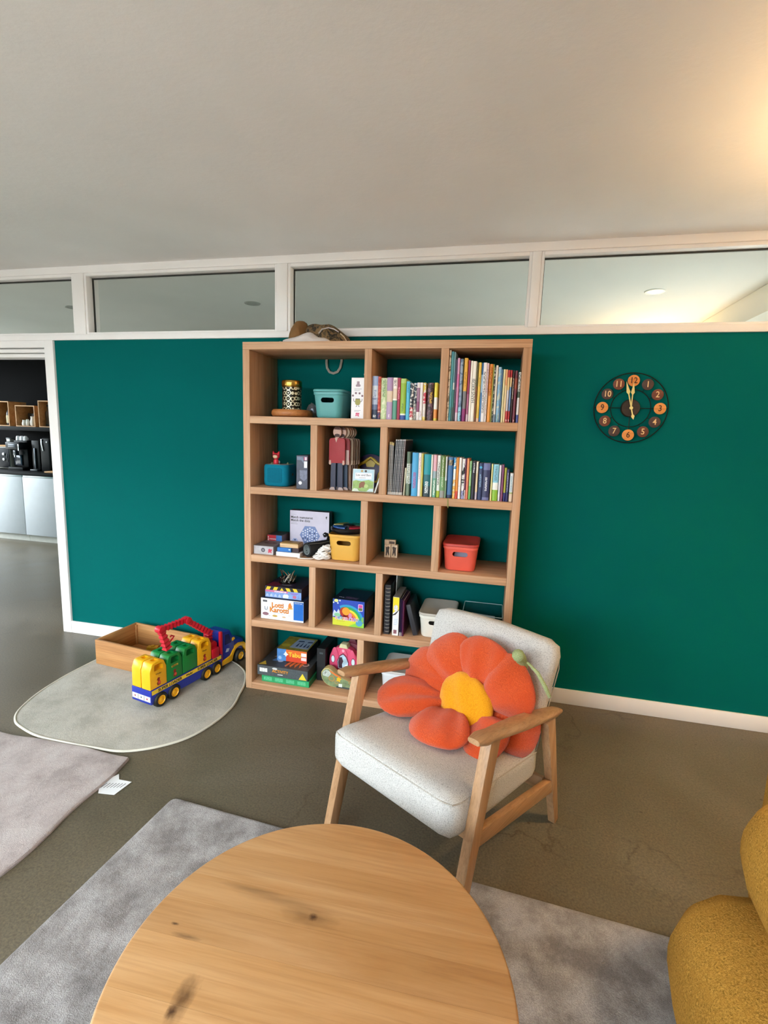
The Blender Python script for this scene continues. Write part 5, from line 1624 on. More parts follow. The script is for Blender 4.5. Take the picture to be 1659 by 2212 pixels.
def petal(root, tip, nrm, wid, thick, seed, root_w=0.42):
    root, tip, nrm = Vector(root), Vector(tip), Vector(nrm)
    ax = (tip - root)
    ln = ax.length
    ax.normalize()
    nrm = (nrm - ax * nrm.dot(ax)).normalized()
    sd = ax.cross(nrm)
    bm = bmn()
    bmesh.ops.create_uvsphere(bm, u_segments=28, v_segments=20, radius=1.0)
    rr0 = random.Random(seed)
    p1, p2, p3 = (rr0.uniform(0, 6.28) for _ in range(3))
    for v in bm.verts:
        c = v.co
        u = (c.x + 1) / 2                       # 0 root, 1 tip
        w = wid * (root_w + (1 - root_w) * min(1, u / 0.60) ** 0.9)
        th = thick * (0.62 + 0.38 * math.sin(math.pi * min(1, u * 0.9 + 0.05)))
        crease = 1 - 0.10 * math.exp(-((c.y - 0.1 * math.sin(p1)) / 0.10) ** 2) * (1 - u)
        wob = 0.006 * math.sin(5 * u + p2 + 3 * c.y) + 0.004 * math.sin(9 * c.y + p3 + 4 * u)
        sx = math.copysign(abs(c.x) ** 0.82, c.x)
        sy = math.copysign(abs(c.y) ** 0.86, c.y)
        v.co = root + ax * ((sx + 1) / 2 * ln) + sd * (sy * w) + nrm * (c.z * th * crease + wob * (1 if c.z > 0 else 0.2))
    return bm


N_B = (0, -0.93, 0.36)
N_S = (0, -0.42, 0.90)
PET = [
    ((-0.010, 0.392, 0.555), (-0.155, 0.432, 0.712), N_B, 0.116, 0.047),
    ((0.045, 0.396, 0.565), (0.078, 0.444, 0.765), N_B, 0.120, 0.047),
    ((0.085, 0.388, 0.550), (0.250, 0.420, 0.692), N_B, 0.124, 0.049),
    ((0.090, 0.368, 0.510), (0.300, 0.425, 0.462), (0.1, -0.93, 0.36), 0.108, 0.046),
    ((0.080, 0.330, 0.480), (0.235, 0.255, 0.450), (0.1, -0.80, 0.60), 0.100, 0.048),
    ((0.005, 0.330, 0.494), (0.035, 0.118, 0.464), N_S, 0.122, 0.043),
    ((-0.035, 0.345, 0.504), (-0.302, 0.218, 0.480), N_S, 0.094, 0.044),
    ((-0.035, 0.378, 0.530), (-0.290, 0.390, 0.555), (-0.1, -0.93, 0.36), 0.120, 0.048),
]
for i, (a, b_, n_, w_, t_) in enumerate(PET):
    obj('petal', petal(a, b_, n_, w_, t_, 40 + i), PLUSH, fc, angle=80)
# centre disc
bm = bmn()
bmesh.ops.create_uvsphere(bm, u_segments=32, v_segments=18, radius=1.0)
cN = Vector(N_B).normalized()
cU = Vector((0, 0.36, 0.93))
cR = Vector((1, 0, 0))
for v in bm.verts:
    c = v.co.copy()
    r_ = math.hypot(c.x, c.y)
    w1 = 1 + 0.05 * math.sin(3 * math.atan2(c.y, c.x) + 1)
    v.co = Vector((0.036, 0.335, 0.520)) + cR * (c.x * 0.118 * w1) + cU * (c.y * 0.124 * w1) + cN * (c.z * 0.040 + 0.004 * math.sin(8 * c.x + 5 * c.y))
obj('centre', bm, PLUSHY, fc, angle=80)
bm = bmn()
tube(bm, [(0.205, 0.455, 0.700), (0.205, 0.425, 0.745), (0.212, 0.395, 0.765), (0.222, 0.375, 0.768)], [0.018, 0.021, 0.023, 0.016], 10)
obj('stem', bm, PLUSHG, fc, angle=80)
bm = bmn()
tube(bm, [(0.232, 0.428, 0.735), (0.275, 0.425, 0.712), (0.305, 0.43, 0.668), (0.320, 0.44, 0.632)], [0.004, 0.007, 0.008, 0.006], 8)
obj('leaf_loop', bm, PLUSHG, fc, angle=80)

# ------------------------------------------------------------------ round table
TC, TR, TZ = (1.104, -2.119), 0.403, 0.45
tb = thing('coffee_table', 'round solid oak coffee table with knots in the foreground', 'table', (TC[0], TC[1], 0), R(2))


def mat_plank():
    m, nt, b = _nodes('oiled_oak_plank')
    oi = _n(nt, 'ShaderNodeObjectInfo')
    vec = _coord(nt, (0.09, 1, 1), rnd=True)
    n1 = _noise(nt, vec, 8, 6, 0.60, 1.4)
    col = _ramp(nt, [(0.22, '#a57547'), (0.42, '#bf905c'), (0.58, '#cb9f6e'), (0.78, '#d6b084')], n1)
    vec2 = _coord(nt, (0.03, 1, 1), rnd=True)
    n2 = _noise(nt, vec2, 120, 3, 0.7)
    col = _mix(nt, col, _ramp(nt, [(0.36, (0.70, 0.62, 0.52, 1)), (0.55, (1, 1, 1, 1))], n2), 0.35, 'MULTIPLY')
    shade = _ramp(nt, [(0.0, (0.90, 0.86, 0.82, 1)), (0.5, (1.0, 1.0, 1.0, 1)), (1.0, (1.06, 1.04, 1.02, 1))], oi.outputs['Random'])
    col = _mix(nt, col, shade, 1.0, 'MULTIPLY')
    # knots: dark cores with swirling halo, at fixed spots of the table top (object coordinates)
    tc = _n(nt, 'ShaderNodeTexCoord')
    for kx, ky, rx, ry, dk in ((-0.045, 0.120, 0.085, 0.026, 0.45), (-0.040, 0.122, 0.013, 0.011, 0.95), (-0.228, -0.088, 0.026, 0.052, 0.75), (-0.236, -0.112, 0.013, 0.014, 1.0), (-0.395, 0.115, 0.009, 0.005, 1.0), (-0.33, 0.04, 0.012, 0.004, 0.95), (-0.29, 0.02, 0.045, 0.007, 0.6), (-0.20, 0.155, 0.10, 0.010, 0.35), (-0.12, 0.145, 0.16, 0.018, 0.30)):
        mp = _n(nt, 'ShaderNodeMapping')
        mp.inputs['Location'].default_value = (-kx / rx, -ky / ry, 0)
        mp.inputs['Scale'].default_value = (1 / rx, 1 / ry, 0.0)
        nt.links.new(tc.outputs['Object'], mp.inputs[0])
        nz = _n(nt, 'ShaderNodeTexNoise')
        nz.inputs['Scale'].default_value = 1.6
        nz.inputs['Detail'].default_value = 3
        nt.links.new(mp.outputs[0], nz.inputs['Vector'])
        ad = _n(nt, 'ShaderNodeVectorMath', operation='MULTIPLY_ADD')
        ad.inputs[1].default_value = (0.9, 0.9, 0)
        nt.links.new(nz.outputs['Color'], ad.inputs[0])
        nt.links.new(mp.outputs[0], ad.inputs[2])
        sb = _n(nt, 'ShaderNodeVectorMath', operation='SUBTRACT')
        sb.inputs[1].default_value = (0.45, 0.45, 0)
        nt.links.new(ad.outputs[0], sb.inputs[0])
        ln = _n(nt, 'ShaderNodeVectorMath', operation='LENGTH')
        nt.links.new(sb.outputs[0], ln.inputs[0])
        msk = _ramp(nt, [(0.15, (dk, dk, dk, 1)), (0.95, (0, 0, 0, 1))], ln.outputs['Value'])
        col = _mix(nt, col, lin('#4a2c14'), msk)
    nt.links.new(col, b.inputs['Base Color'])
    b.inputs['Roughness'].default_value = 0.42
    _bump(nt, b, n2, 0.06, 0.001)
    return m


PLK = mat_plank()
edges_ = [-0.41, -0.30, -0.185, -0.10, 0.015, 0.095, 0.165, 0.26, 0.335, 0.41]
for y0, y1 in zip(edges_, edges_[1:]):
    bm = bmn()
    cyl(bm, (0, 0, TZ - 0.016), TR, 0.032, 'z', 120)
    es = [e for e in bm.edges if abs(e.verts[0].co.z - e.verts[1].co.z) < 1e-6 and len([f for f in e.link_faces if len(f.verts) > 4]) == 1]
    bmesh.ops.bevel(bm, geom=es, offset=0.006, segments=3, profile=0.5, affect='EDGES')
    for yy_, nn in ((y0 + 0.00015, (0, -1, 0)), (y1 - 0.00015, (0, 1, 0))):
        r = bmesh.ops.bisect_plane(bm, geom=bm.verts[:] + bm.edges[:] + bm.faces[:], plane_co=(0, yy_, 0), plane_no=nn, clear_outer=True)
        ee = [e for e in r['geom_cut'] if isinstance(e, bmesh.types.BMEdge)]
        if ee:
            bmesh.ops.contextual_create(bm, geom=ee)
    obj('plank', bm, PLK, tb, angle=30)
OAKT = wood('oak_table', '#9c6a34', '#b98344', '#c89352', 'z')
for k in range(4):
    a = R(45 + 90 * k)
    obj('leg', beam(bmn(), (0.24 * math.cos(a), 0.24 * math.sin(a), TZ - 0.036), (0.27 * math.cos(a), 0.27 * math.sin(a), 0.0160), 0.045, 0.045, 0.03, 0.03), OAKT, tb)
bm = bmn()
bx(bm, -0.21, 0.21, -0.02, 0.02, TZ - 0.075, TZ - 0.0325, 0.003)
obj('cross_rail', bm, OAKT, tb, rot=(0, 0, R(45)))
obj('cross_rail', bx(bmn(), -0.21, 0.21, -0.02, 0.02, TZ - 0.076, TZ - 0.0326, 0.003), OAKT, tb, rot=(0, 0, R(-45)))

# ------------------------------------------------------------------ rugs
def rug_mesh(outline, th, n_in=10, puff=0.0, wave=0.002, seed=1):
    """pile rug: outline polygon (dense), thickness with rounded edge and slightly wavy surface"""
    rr0 = random.Random(seed)
    cx_ = sum(p[0] for p in outline) / len(outline)
    cy_ = sum(p[1] for p in outline) / len(outline)
    bm = bmn()
    ph = [rr0.uniform(0, 6.28) for _ in range(4)]

    def zz(x, y):
        return wave * (math.sin(9 * x + ph[0]) * math.sin(7 * y + ph[1]) + 0.6 * math.sin(23 * x + ph[2] + 11 * y))
    rings = []
    rings.append([bm.verts.new((x, y, 0.0)) for x, y in outline])
    rings.append([bm.verts.new((x, y, th * 0.55)) for x, y in outline])
    for k in range(n_in):
        f = 1 - ((k + 0.12) / n_in) * (1.0 if k else 1.0)
        f = [0.994, 0.985, 0.95, 0.88, 0.78, 0.65, 0.5, 0.34, 0.2, 0.08][k]
        h = th * (0.9 if k == 0 else 1.0)
        rings.append([bm.verts.new((cx_ + (x - cx_) * f, cy_ + (y - cy_) * f, h + zz(cx_ + (x - cx_) * f, cy_ + (y - cy_) * f))) for x, y in outline])
    n = len(outline)
    for A, B in zip(rings, rings[1:]):
        for k in range(n):
            j = (k + 1) % n
            bm.faces.new((A[k], A[j], B[j], B[k]))
    bm.faces.new(rings[-1])
    bm.faces.new(list(reversed(rings[0])))
    return bm


def dense(poly, per=24, r=0.02):
    out = []
    n = len(poly)
    for i in range(n):
        a, b_ = Vector(poly[i]), Vector(poly[(i + 1) % n])
        p, q = a.lerp(b_, min(0.3, r / (b_ - a).length)), b_.lerp(a, min(0.3, r / (b_ - a).length))
        for k in range(per):
            out.append(tuple(p.lerp(q, k / (per - 1))))
        c, d = Vector(poly[(i + 1) % n]), Vector(poly[(i + 2) % n])
        s_ = c.lerp(d, min(0.3, r / (d - c).length))
        for k in (1, 2, 3):
            u = k / 4
            out.append(tuple((1 - u) ** 2 * q + 2 * u * (1 - u) * c + u * u * s_))
    return out


def pile_mat(name, c1, c2, c3, pscale, fine=420, lo=.36, hi=.66):
    m, nt, b = _nodes('pile_' + name)
    vec = _coord(nt)
    n1 = _noise(nt, vec, pscale, 6, 0.66, 0.0)
    col = _ramp(nt, [(lo, c1), (0.5, c2), (hi, c3)], n1)
    n2 = _noise(nt, vec, fine, 3, 0.7)
    col = _mix(nt, col, _ramp(nt, [(0.3, (0.62, 0.61, 0.60, 1)), (0.66, (1.14, 1.14, 1.14, 1))], n2), 0.85, 'MULTIPLY')
    nt.links.new(col, b.inputs['Base Color'])
    b.inputs['Roughness'].default_value = 1.0
    b.inputs['Specular IOR Level'].default_value = 0.1
    b.inputs['Sheen Weight'].default_value = 0.25
    n3 = _noise(nt, vec, 60, 4, 0.7)
    mx_ = _n(nt, 'ShaderNodeMath', operation='ADD')
    nt.links.new(n2, mx_.inputs[0])
    nt.links.new(n3, mx_.inputs[1])
    _bump(nt, b, mx_.outputs[0], 0.7, 0.006)
    return m


gr = [(0.168, -1.288), (2.62, -1.435), (2.53, -3.35), (0.02, -3.30)]
gr2 = dense(gr, 40, 0.03)
t = obj('area_rug', rug_mesh(gr2, 0.012, wave=0.0009, seed=3), pile_mat('grey', '#7d7674', '#989290', '#aea9a8', 8.0, 260, lo=.38, hi=.62), loc=(0, 0, 0.0004))
tag(t, 'large mottled grey rug under the coffee table', 'rug')

pk_out = dense([(-1.75, -1.13), (-0.182, -1.118), (-0.155, -1.56), (-0.175, -2.35), (-1.75, -2.35)], 30, 0.006)
pk_out = [(x + (0.008 * math.sin(14 * y) if x > -0.3 else 0), y + (0.006 * math.sin(9 * x) if y > -1.2 else 0)) for x, y in pk_out]
t = thing('throw_rug', 'pale pink fleecy rug with a white care label at the left edge', 'rug', (0, 0, 0.0004))
obj('pile', rug_mesh(pk_out, 0.013, wave=0.0028, seed=5), pile_mat('pink', '#a3948f', '#b9aaa6', '#c6bab6', 6.5), t)
bm = bmn()
prism(bm, [(-0.190, -1.292), (-0.155, -1.222), (-0.128, -1.252), (-0.066, -1.250), (-0.080, -1.336), (-0.150, -1.345)], 0.0012, 0.0020, 'xy')
lb = obj('care_label', bm, M('#e6e6e8', 0.7), t)
rr_ = random.Random(4)
for k in range(7):
    x0 = -0.168 + 0.013 * k
    plate('label_print', [(x0, -1.318 + .004 * k), (x0 + .004, -1.316 + .004 * k), (x0 + .010, -1.285 + .003 * k), (x0 + .006, -1.283 + .003 * k)], M('#7d7d80', 0.7), lb, 0.0020, .0003, 'xy', 1)

# round cream rug with a bound edge
keys = [(-1.02, -0.95), (-1.075, -0.80), (-1.10, -0.62), (-1.10, -0.45), (-1.08, -0.30), (-0.98, -0.17), (-0.82, -0.085), (-0.62, -0.05), (-0.42, -0.06), (-0.24, -0.11), (-0.10, -0.21), (-0.025, -0.345), (0.010, -0.47), (0.040, -0.60), (0.030, -0.76), (-0.02, -0.91), (-0.12, -1.02), (-0.25, -1.09), (-0.40, -1.104), (-0.56, -1.108), (-0.72, -1.104), (-0.86, -1.07), (-0.95, -1.03)]
ro = []
K = len(keys)
for i in range(K):
    p0, p1, p2, p3 = (Vector(keys[(i + d) % K]) for d in (-1, 0, 1, 2))
    for j in range(5):
        u = j / 5
        ro.append(tuple(0.5 * ((2 * p1) + (-p0 + p2) * u + (2 * p0 - 5 * p1 + 4 * p2 - p3) * u * u + (-p0 + 3 * p1 - 3 * p2 + p3) * u ** 3)))
t = thing('round_rug', 'round cream rug with a bound edge under the toy truck', 'rug', (0, 0, 0.0004))
obj('pile', rug_mesh(ro, 0.009, wave=0.0009, seed=9), pile_mat('cream', '#a6a092', '#b9b3a6', '#c4beb2', 5), t)
bm = bmn()
tube(bm, [(x, y, 0.0065) for x, y in ro], 0.0062, 8, closed=True)
obj('binding', bm, M('#cfcabb', 0.9, bump=0.5, bscale=400), t)

# ------------------------------------------------------------------ mustard sofa
sf = thing('sofa', 'mustard yellow bouclé sofa with round cushions at the right edge', 'sofa', (0, 0, 0))
MUS = fabric('mustard_boucle', '#85601c', '#d6a04a', 230, 1.0, rough=1.0, lo=0.33, hi=0.66, patch='#b88636', pscale=60)


def blob(c, w, d, h, r, rotz=0.0, tilt=0.0, ex=0.02):
    bm = pillow_box(w, d, h, r, ex)
    mat = Matrix.Translation(c) @ Matrix.Rotation(rotz, 4, 'Z') @ Matrix.Rotation(tilt, 4, 'Y')
    bmesh.ops.transform(bm, matrix=mat, verts=bm.verts[:])
    return bm


obj('seat_base', blob((2.385, -2.150, 0.2450), 1.04, 1.16, 0.400, 0.195, R(-3)), MUS, sf, angle=80)
obj('back_cushion', blob((2.355, -1.985, 0.560), 0.70, 0.84, 0.33, 0.160, R(-4), R(0)), MUS, sf, angle=80)
obj('backrest', blob((2.575, -1.70, 0.450), 0.80, 0.76, 0.80, 0.16, R(-3)), MUS, sf, angle=80)
for fx, fy in ((2.0, -2.6), (2.0, -1.75), (2.85, -2.6), (2.85, -1.5)):
    obj('foot', cyl(bmn(), (fx, fy, 0.047), 0.022, 0.066, 'z', 18), M('#2a2019', 0.5), sf)

# ------------------------------------------------------------------ wooden crate with toys
CRX = wood('crate_pine', '#a06c3c', '#b9824c', '#c99660', 'x', 1.0, 0.6, 0.4)
CRY = wood('crate_pine', '#a06c3c', '#b9824c', '#c99660', 'y', 1.0, 0.6, 0.4)
cr = thing('wooden_crate', 'shallow open wooden crate on the round rug by the baseboard', 'crate', (-1.050, -0.392, 0.0122), R(-6.5))
CW, CD, CHt, ct = 0.530, 0.330, 0.162, 0.014
obj('front_board', bx(bmn(), 0, CW, 0, ct, 0, CHt, 0.0015), CRX, cr)
obj('back_board', bx(bmn(), 0, CW, CD - ct, CD, 0, CHt, 0.0015), CRX, cr)
obj('side_board', bx(bmn(), 0, ct, ct, CD - ct, 0, CHt, 0.0015), CRY, cr)
obj('side_board', bx(bmn(), CW - ct, CW, ct, CD - ct, 0, CHt, 0.0015), CRY, cr)
obj('bottom_board', bx(bmn(), ct, CW - ct, ct, CD - ct, 0.002, 0.010), CRX, cr)
obj('corner_strip', bx(bmn(), ct, ct + 0.012, CD - ct - 0.012, CD - ct, 0.010, CHt - 0.01, 0.001), CRY, cr)


def in_crate(x, y, z=0.0226):
    c, s = math.cos(R(-6.5)), math.sin(R(-6.5))
    return (-1.050 + c * x - s * y, -0.392 + s * x + c * y, z)


t = thing('toy_block', 'yellow toy block lying inside the wooden crate', 'toy', in_crate(0.215, 0.255), R(20))
obj('block', bx(bmn(), -.035, .035, -.022, .022, 0, .040, .003), M('#c79a22', 0.45), t)
obj('knob', cyl(bmn(), (0, 0, 0.0445), 0.012, 0.009, 'z', 18, bev=.0015), M('#b98c1c', 0.45), t)
t = thing('cardboard_piece', 'folded tan cardboard lying in the crate', 'cardboard', in_crate(0.375, 0.19), R(4))
bm = bmn()
prism(bm, [(-.12, 0.0), (-.05, .075), (.05, .085), (.115, .05), (.115, .047), (.05, .081), (-.05, .071), (-.115, 0.0)], -.07, .07, 'xz')
obj('folded_sheet', bm, M('#9c7a5c', 0.8), t, smooth=False)
obj('flap', bx(bmn(), -.02, .09, -.06, .05, .0005, .004), M('#8a6a4e', 0.8), t, smooth=False)

# ------------------------------------------------------------------ toy loader truck
TKA = R(78)
tk = thing('toy_truck', 'blue and yellow toy loader truck with red crane on the round rug', 'toy truck', (-0.329, -0.722, 0.0122), TKA)
# local frame: x forward, y left, right side of the truck at y = 0
BLU, YLW, REDP, GRN, TYRE = M('#1c2f96', 0.35), M('#f0b012', 0.35), M('#c4162c', 0.35), M('#0f7a34', 0.35), M('#14140f', 0.6)
TWD = 0.150
obj('bed', bx(bmn(), -.052, .480, 0.0, TWD, .034, .1145, .004), BLU, tk)
obj('bed_deck', bx(bmn(), -.046, .474, 0.004, TWD - .004, .1146, .1165, .0006), M('#16267c', 0.4), tk)
# arches are cut out of the bed above the wheels
bed = [o for o in tk.children if o.name.startswith('bed')][0]
for cx_ in (.009, .101, .346, .430):
    for yk in (0.0, TWD):
        cb = bmn()
        cyl(cb, (cx_, yk, .0395), .0455, .060, 'y', 32)
        cut(bed, cb)
obj('chassis_beam', bx(bmn(), -.04, .62, .045, .105, .030, .055, .003), BLU, tk)
strip = obj('side_strip', bx(bmn(), -.046, .470, -.0012, .0, .0895, .1125), M('#f2cc30', 0.4), tk)
BLKI = M('#191a1c', 0.5)
text('SUPER LOADER', .0225, BLKI, strip, (.075, -.0018, .1010), (R(90), 0, 0), sx=1.05, bold=.0006)
text('Wader', .018, BLKI, strip, (.212, -.0018, .1010), (R(90), 0, 0), bold=.0003)
text('SUPER LOADER', .0225, BLKI, strip, (.355, -.0018, .1010), (R(90), 0, 0), sx=1.05, bold=.0006)
rp = obj('rear_plate', bx(bmn(), -.0532, -.052, .006, TWD - .006, .050, .080), M('#e4e4e6', 0.4), tk)
for k, (yk, cc) in enumerate(((.030, '#b03a3a'), (.075, '#5a6a78'), (.122, '#8a3c40'))):
    bm = bmn()
    cyl(bm, (-.0534, yk, .065), .0055, .0008, 'x', 14)
    obj('sticker', bm, M(cc, 0.5), rp)
for yk in (.052, .098):
    obj('sticker', bx(bmn(), -.0537, -.0531, yk - .0015, yk + .0015, .051, .079), M('#46525c', 0.5), rp)


def wheel(x, y, right):
    s = -1 if right else 1
    w = obj('wheel', lathe(bmn(), [(0.018, -.016), (.036, -.017), (.0405, -.013), (.0425, -.006), (.0425, .006), (.0405, .013), (.036, .017), (.026, .0175), (.024, .012), (.0, .012)], 36), TYRE, tk, loc=(x, y, .0428), rot=(R(-90 * s) if False else R(90 if right else -90), 0, 0))
    obj('hub', lathe(bmn(), [(0.0, .0155), (.007, .0165), (.012, .015), (.0135, .012), (.0215, .0125), (.024, .0165), (.0255, .0165), (.0255, .010), (.0, .010)], 28), YLW, w)
    return w


for x in (.009, .101, .346, .430, .642):
    wheel(x, .0085, True)
    wheel(x, TWD - .0085, False)


def canister(mat, x, y, tilt=0.0):
    """jerry-can shaped container: chamfered shoulders, grip hole, filler notch"""
    W2, L2, H2 = .034, .054, .146
    prof = [(-L2, 0), (L2, 0), (L2, .104), (L2 - .016, .142), (L2 - .024, H2), (-L2 + .024, H2), (-L2 + .016, .142), (-L2, .104)]
    bm = bmn()
    prism(bm, prof, -W2, W2, 'xz', .003, 2)
    o = obj('canister', bm, mat, tk)
    kb = bmn()
    prism(kb, [(-.026, .098), (.030, .098), (.030, .120), (.018, .134), (-.020, .134), (-.026, .126)], -.10, .10, 'xz')
    bx(kb, -.012, .016, -.014, .014, .138, .20)
    cut(o, kb)
    o.location = (x, y, .1168)
    return o


def sticker(c, name, cc, lab_up=True):
    W2 = .034
    if lab_up:
        plate('brand_plate', rect(-.022, .024, .073, .083), M('#caa93a', 0.4) if name == 'g' else M('#f0b012', 0.4), c, -W2, .0006)
        text('Wader', .013, BLKI, c, (.0, -W2 - .0009, .078), (R(90), 0, 0))
    plate('flame_print', [(-.008, .012), (.010, .012), (.014, .026), (.006, .040), (.010, .052), (-.004, .056), (-.012, .044), (-.004, .036), (-.012, .024)], M('#8a2014', 0.4), c, -W2, .0006)
    plate('flame_print', circle2(.0085, 14, (.004, .026)), M('#d8503a', 0.4), c, -W2 - .0006, .0005)


rows_ = ((.004, YLW, 'y'), (.114, GRN, 'g'), (.226, GRN, 'g'), (.338, YLW, 'y'))
for i, (x, mt, nm_) in enumerate(rows_):
    a = canister(mt, x, .0385)
    b2 = canister(mt, x, .1115)
    if i != 2:
        sticker(a, nm_, None)
# crane turret, mast and lattice arm
obj('turret', prism(bmn(), [(.398, .102), (.470, .102), (.470, .190), (.455, .205), (.430, .205), (.398, .178)], .030, .122, 'xz', .003), REDP, tk)
obj('side_tank', bx(bmn(), .400, .458, .002, .028, .102, .172, .003), REDP, tk)
for yk in (.012, .138):
    obj('exhaust', bx(bmn(), .470, .490, yk - .009, yk + .009, .060, .262, .004), REDP, tk)


def lattice(p0, p1, w0, w1, n):
    """box lattice arm: two side plates with ribs"""
    p0, p1 = Vector(p0), Vector(p1)
    t = (p1 - p0).normalized()
    up = Vector((-t.z, 0, t.x))
    bm = bmn()
    L = []
    for i in range(2 * n + 1):
        u = i / (2 * n)
        p = p0.lerp(p1, u)
        w = w0 + (w1 - w0) * u
        k = 1.0 if i % 2 == 0 else 0.72
        L.append([p + up * a * w * k + Vector((0, b_ * w * .9 * k, 0)) for a, b_ in ((1, 1), (1, -1), (-1, -1), (-1, 1))])
    loft(bm, L)
    return bm


ya = .075
obj('crane_mast', lattice((.440, ya, .200), (.446, ya, .262), .022, .018, 3), REDP, tk, smooth=False)
obj('crane_boom', lattice((.455, ya, .250), (.272, ya, .392), .020, .017, 8), REDP, tk, smooth=False)
obj('crane_jib', lattice((.280, ya, .398), (.082, ya, .402), .017, .017, 8), REDP, tk, smooth=False)
obj('crane_elbow', cyl(bmn(), (.276, ya, .393), .021, .040, 'y', 18, bev=.002), REDP, tk)
obj('crane_grab_arm', lattice((.088, ya, .405), (.128, ya, .275), .017, .022, 5), REDP, tk, smooth=False)
obj('crane_joint', cyl(bmn(), (.084, ya, .402), .021, .040, 'y', 18, bev=.002), REDP, tk)
bm = bmn()
tube(bm, [(.135, ya, .300), (.165, ya, .318), (.178, ya, .330), (.160, ya, .340), (.150, ya, .334)], .005, 8)
obj('crane_lever', bm, REDP, tk)
# cab
obj('cab', prism(bmn(), [(.492, .060), (.600, .060), (.600, .150), (.585, .205), (.560, .246), (.505, .250), (.492, .240)], .010, TWD - .010, 'xz', .006, 3), BLU, tk)
obj('bonnet', prism(bmn(), [(.598, .060), (.695, .060), (.700, .125), (.685, .146), (.598, .162)], .020, TWD - .020, 'xz', .006, 3), BLU, tk)
for yk, sgn in ((.010, -1), (TWD - .010, 1)):
    plate('side_window', [(.515, .158), (.572, .158), (.566, .190), (.552, .222), (.518, .226)], M('#101a56', 0.2), tk, yk, .0008, 'xz', sgn)
plate('door_sticker', [(.520, .108), (.545, .104), (.556, .122), (.532, .130)], M('#b9c0d0', 0.4), tk, .010, .0008, 'xz', -1)
plate('mirror', [(.580, .165), (.602, .172), (.596, .186), (.580, .184)], YLW, tk, .010, .006, 'xz', -1)
for yk in (.004, TWD - .034):
    bm = bmn()
    prism(bm, [(.480, .030), (.575, .030), (.590, .070), (.612, .098), (.645, .105), (.675, .096), (.694, .070), (.700, .045), (.716, .045), (.716, .088), (.690, .118), (.645, .126), (.605, .118), (.580, .098), (.560, .072), (.480, .060)], yk, yk + .030, 'xz', .003)
    obj('mudguard', bm, YLW, tk)
obj('bumper', bx(bmn(), .700, .716, .004, TWD - .004, .034, .066, .004), YLW, tk)

# ------------------------------------------------------------------ wall clock
ck = thing('wall_clock', 'round black wire wall clock with numbered wooden discs on the teal wall', 'clock', (2.047, -0.004, 1.7105))
WIRE = M('#0c100f', 0.45, 0.4)


def ring(r, rr0, y):
    bm = bmn()
    tube(bm, [(r * math.cos(2 * math.pi * k / 72), y, r * math.sin(2 * math.pi * k / 72)) for k in range(72)], rr0, 8, closed=True)
    return bm


obj('outer_ring', ring(.180, .0027, -.016), WIRE, ck)
obj('inner_ring', ring(.097, .0022, -.016), WIRE, ck)
for k in range(4):
    a = R(90 * k)
    bm = bmn()
    tube(bm, [(.040 * math.cos(a), -.016, .040 * math.sin(a)), (.178 * math.cos(a), -.016, .178 * math.sin(a))], .0020, 6)
    obj('spoke', bm, WIRE, ck)
for k in range(12):
    if k % 3:
        a = R(90 - 30 * k)
        bm = bmn()
        tube(bm, [(.096 * math.cos(a), -.016, .096 * math.sin(a)), (.178 * math.cos(a), -.016, .178 * math.sin(a))], .0016, 6)
        obj('disc_wire', bm, WIRE, ck)
obj('hub', lathe(bmn(), [(0, 0.0), (.046, 0.0), (.047, .004), (.046, .020), (.043, .024), (0, .024)], 40), wood('clock_hub', '#241711', '#2f2018', '#3a281e', 'x', 1.0, 0.6), ck, rot=(R(90), 0, 0))
DL = wood('clock_disc_light', '#d07c34', '#e28f42', '#ec9f54', 'x', 1.0, 0.5, 0.3)
DM = wood('clock_disc_red', '#5e2c1c', '#743a26', '#844a34', 'x', 1.0, 0.55, 0.3)
DD = wood('clock_disc_dark', '#40292a', '#4c3430', '#5c4038', 'x', 1.0, 0.55, 0.3)
for k in range(1, 13):
    a = R(90 - 30 * k)
    mt = DL if k % 3 == 0 else (DM if k in (2, 5, 8, 11) else DD)
    r_ = .0292 if k % 3 == 0 else .0282
    d = obj('number_disc', cyl(bmn(), (0, 0, 0), r_, .007, 'y', 36, bev=.001), mt, ck, loc=(.140 * math.cos(a), -.0215, .140 * math.sin(a)))
    text(str(k), .043, M('#4a2208', .5) if k % 3 == 0 else M('#e9c48c', .5), d, (0, -.0040, 0), (R(90), 0, 0), 'numeral', bold=.0005, sx=.9)
HND = M('#ead890', 0.35)


def hand(ang, ln, tail, w):
    """tapered hand with a spear-shaped swelling; lies in the x-z plane, ang clockwise from 12"""
    pts = [(-w, -tail), (-w * .9, ln * .52), (-w * 3.1, ln * .60), (-w * 2.4, ln * .68), (0, ln), (w * 2.4, ln * .68), (w * 3.1, ln * .60), (w * .9, ln * .52), (w, -tail)]
    if tail > .02:
        pts = [(-w, 0), (-w, -tail * .62), (-w * 3.0, -tail * .80), (0, -tail * 1.12), (w * 3.0, -tail * .80), (w, -tail * .62), (w, 0)][0:0] + [(-w * .9, ln * .52), (-w * 3.1, ln * .60), (-w * 2.4, ln * .68), (0, ln), (w * 2.4, ln * .68), (w * 3.1, ln * .60), (w * .9, ln * .52), (w, -tail * .62), (w * 3.0, -tail * .80), (0, -tail * 1.12), (-w * 3.0, -tail * .80), (-w, -tail * .62)]
    c, s = math.cos(ang), math.sin(ang)
    return [(x * c + z * s, -x * s + z * c) for x, z in pts]


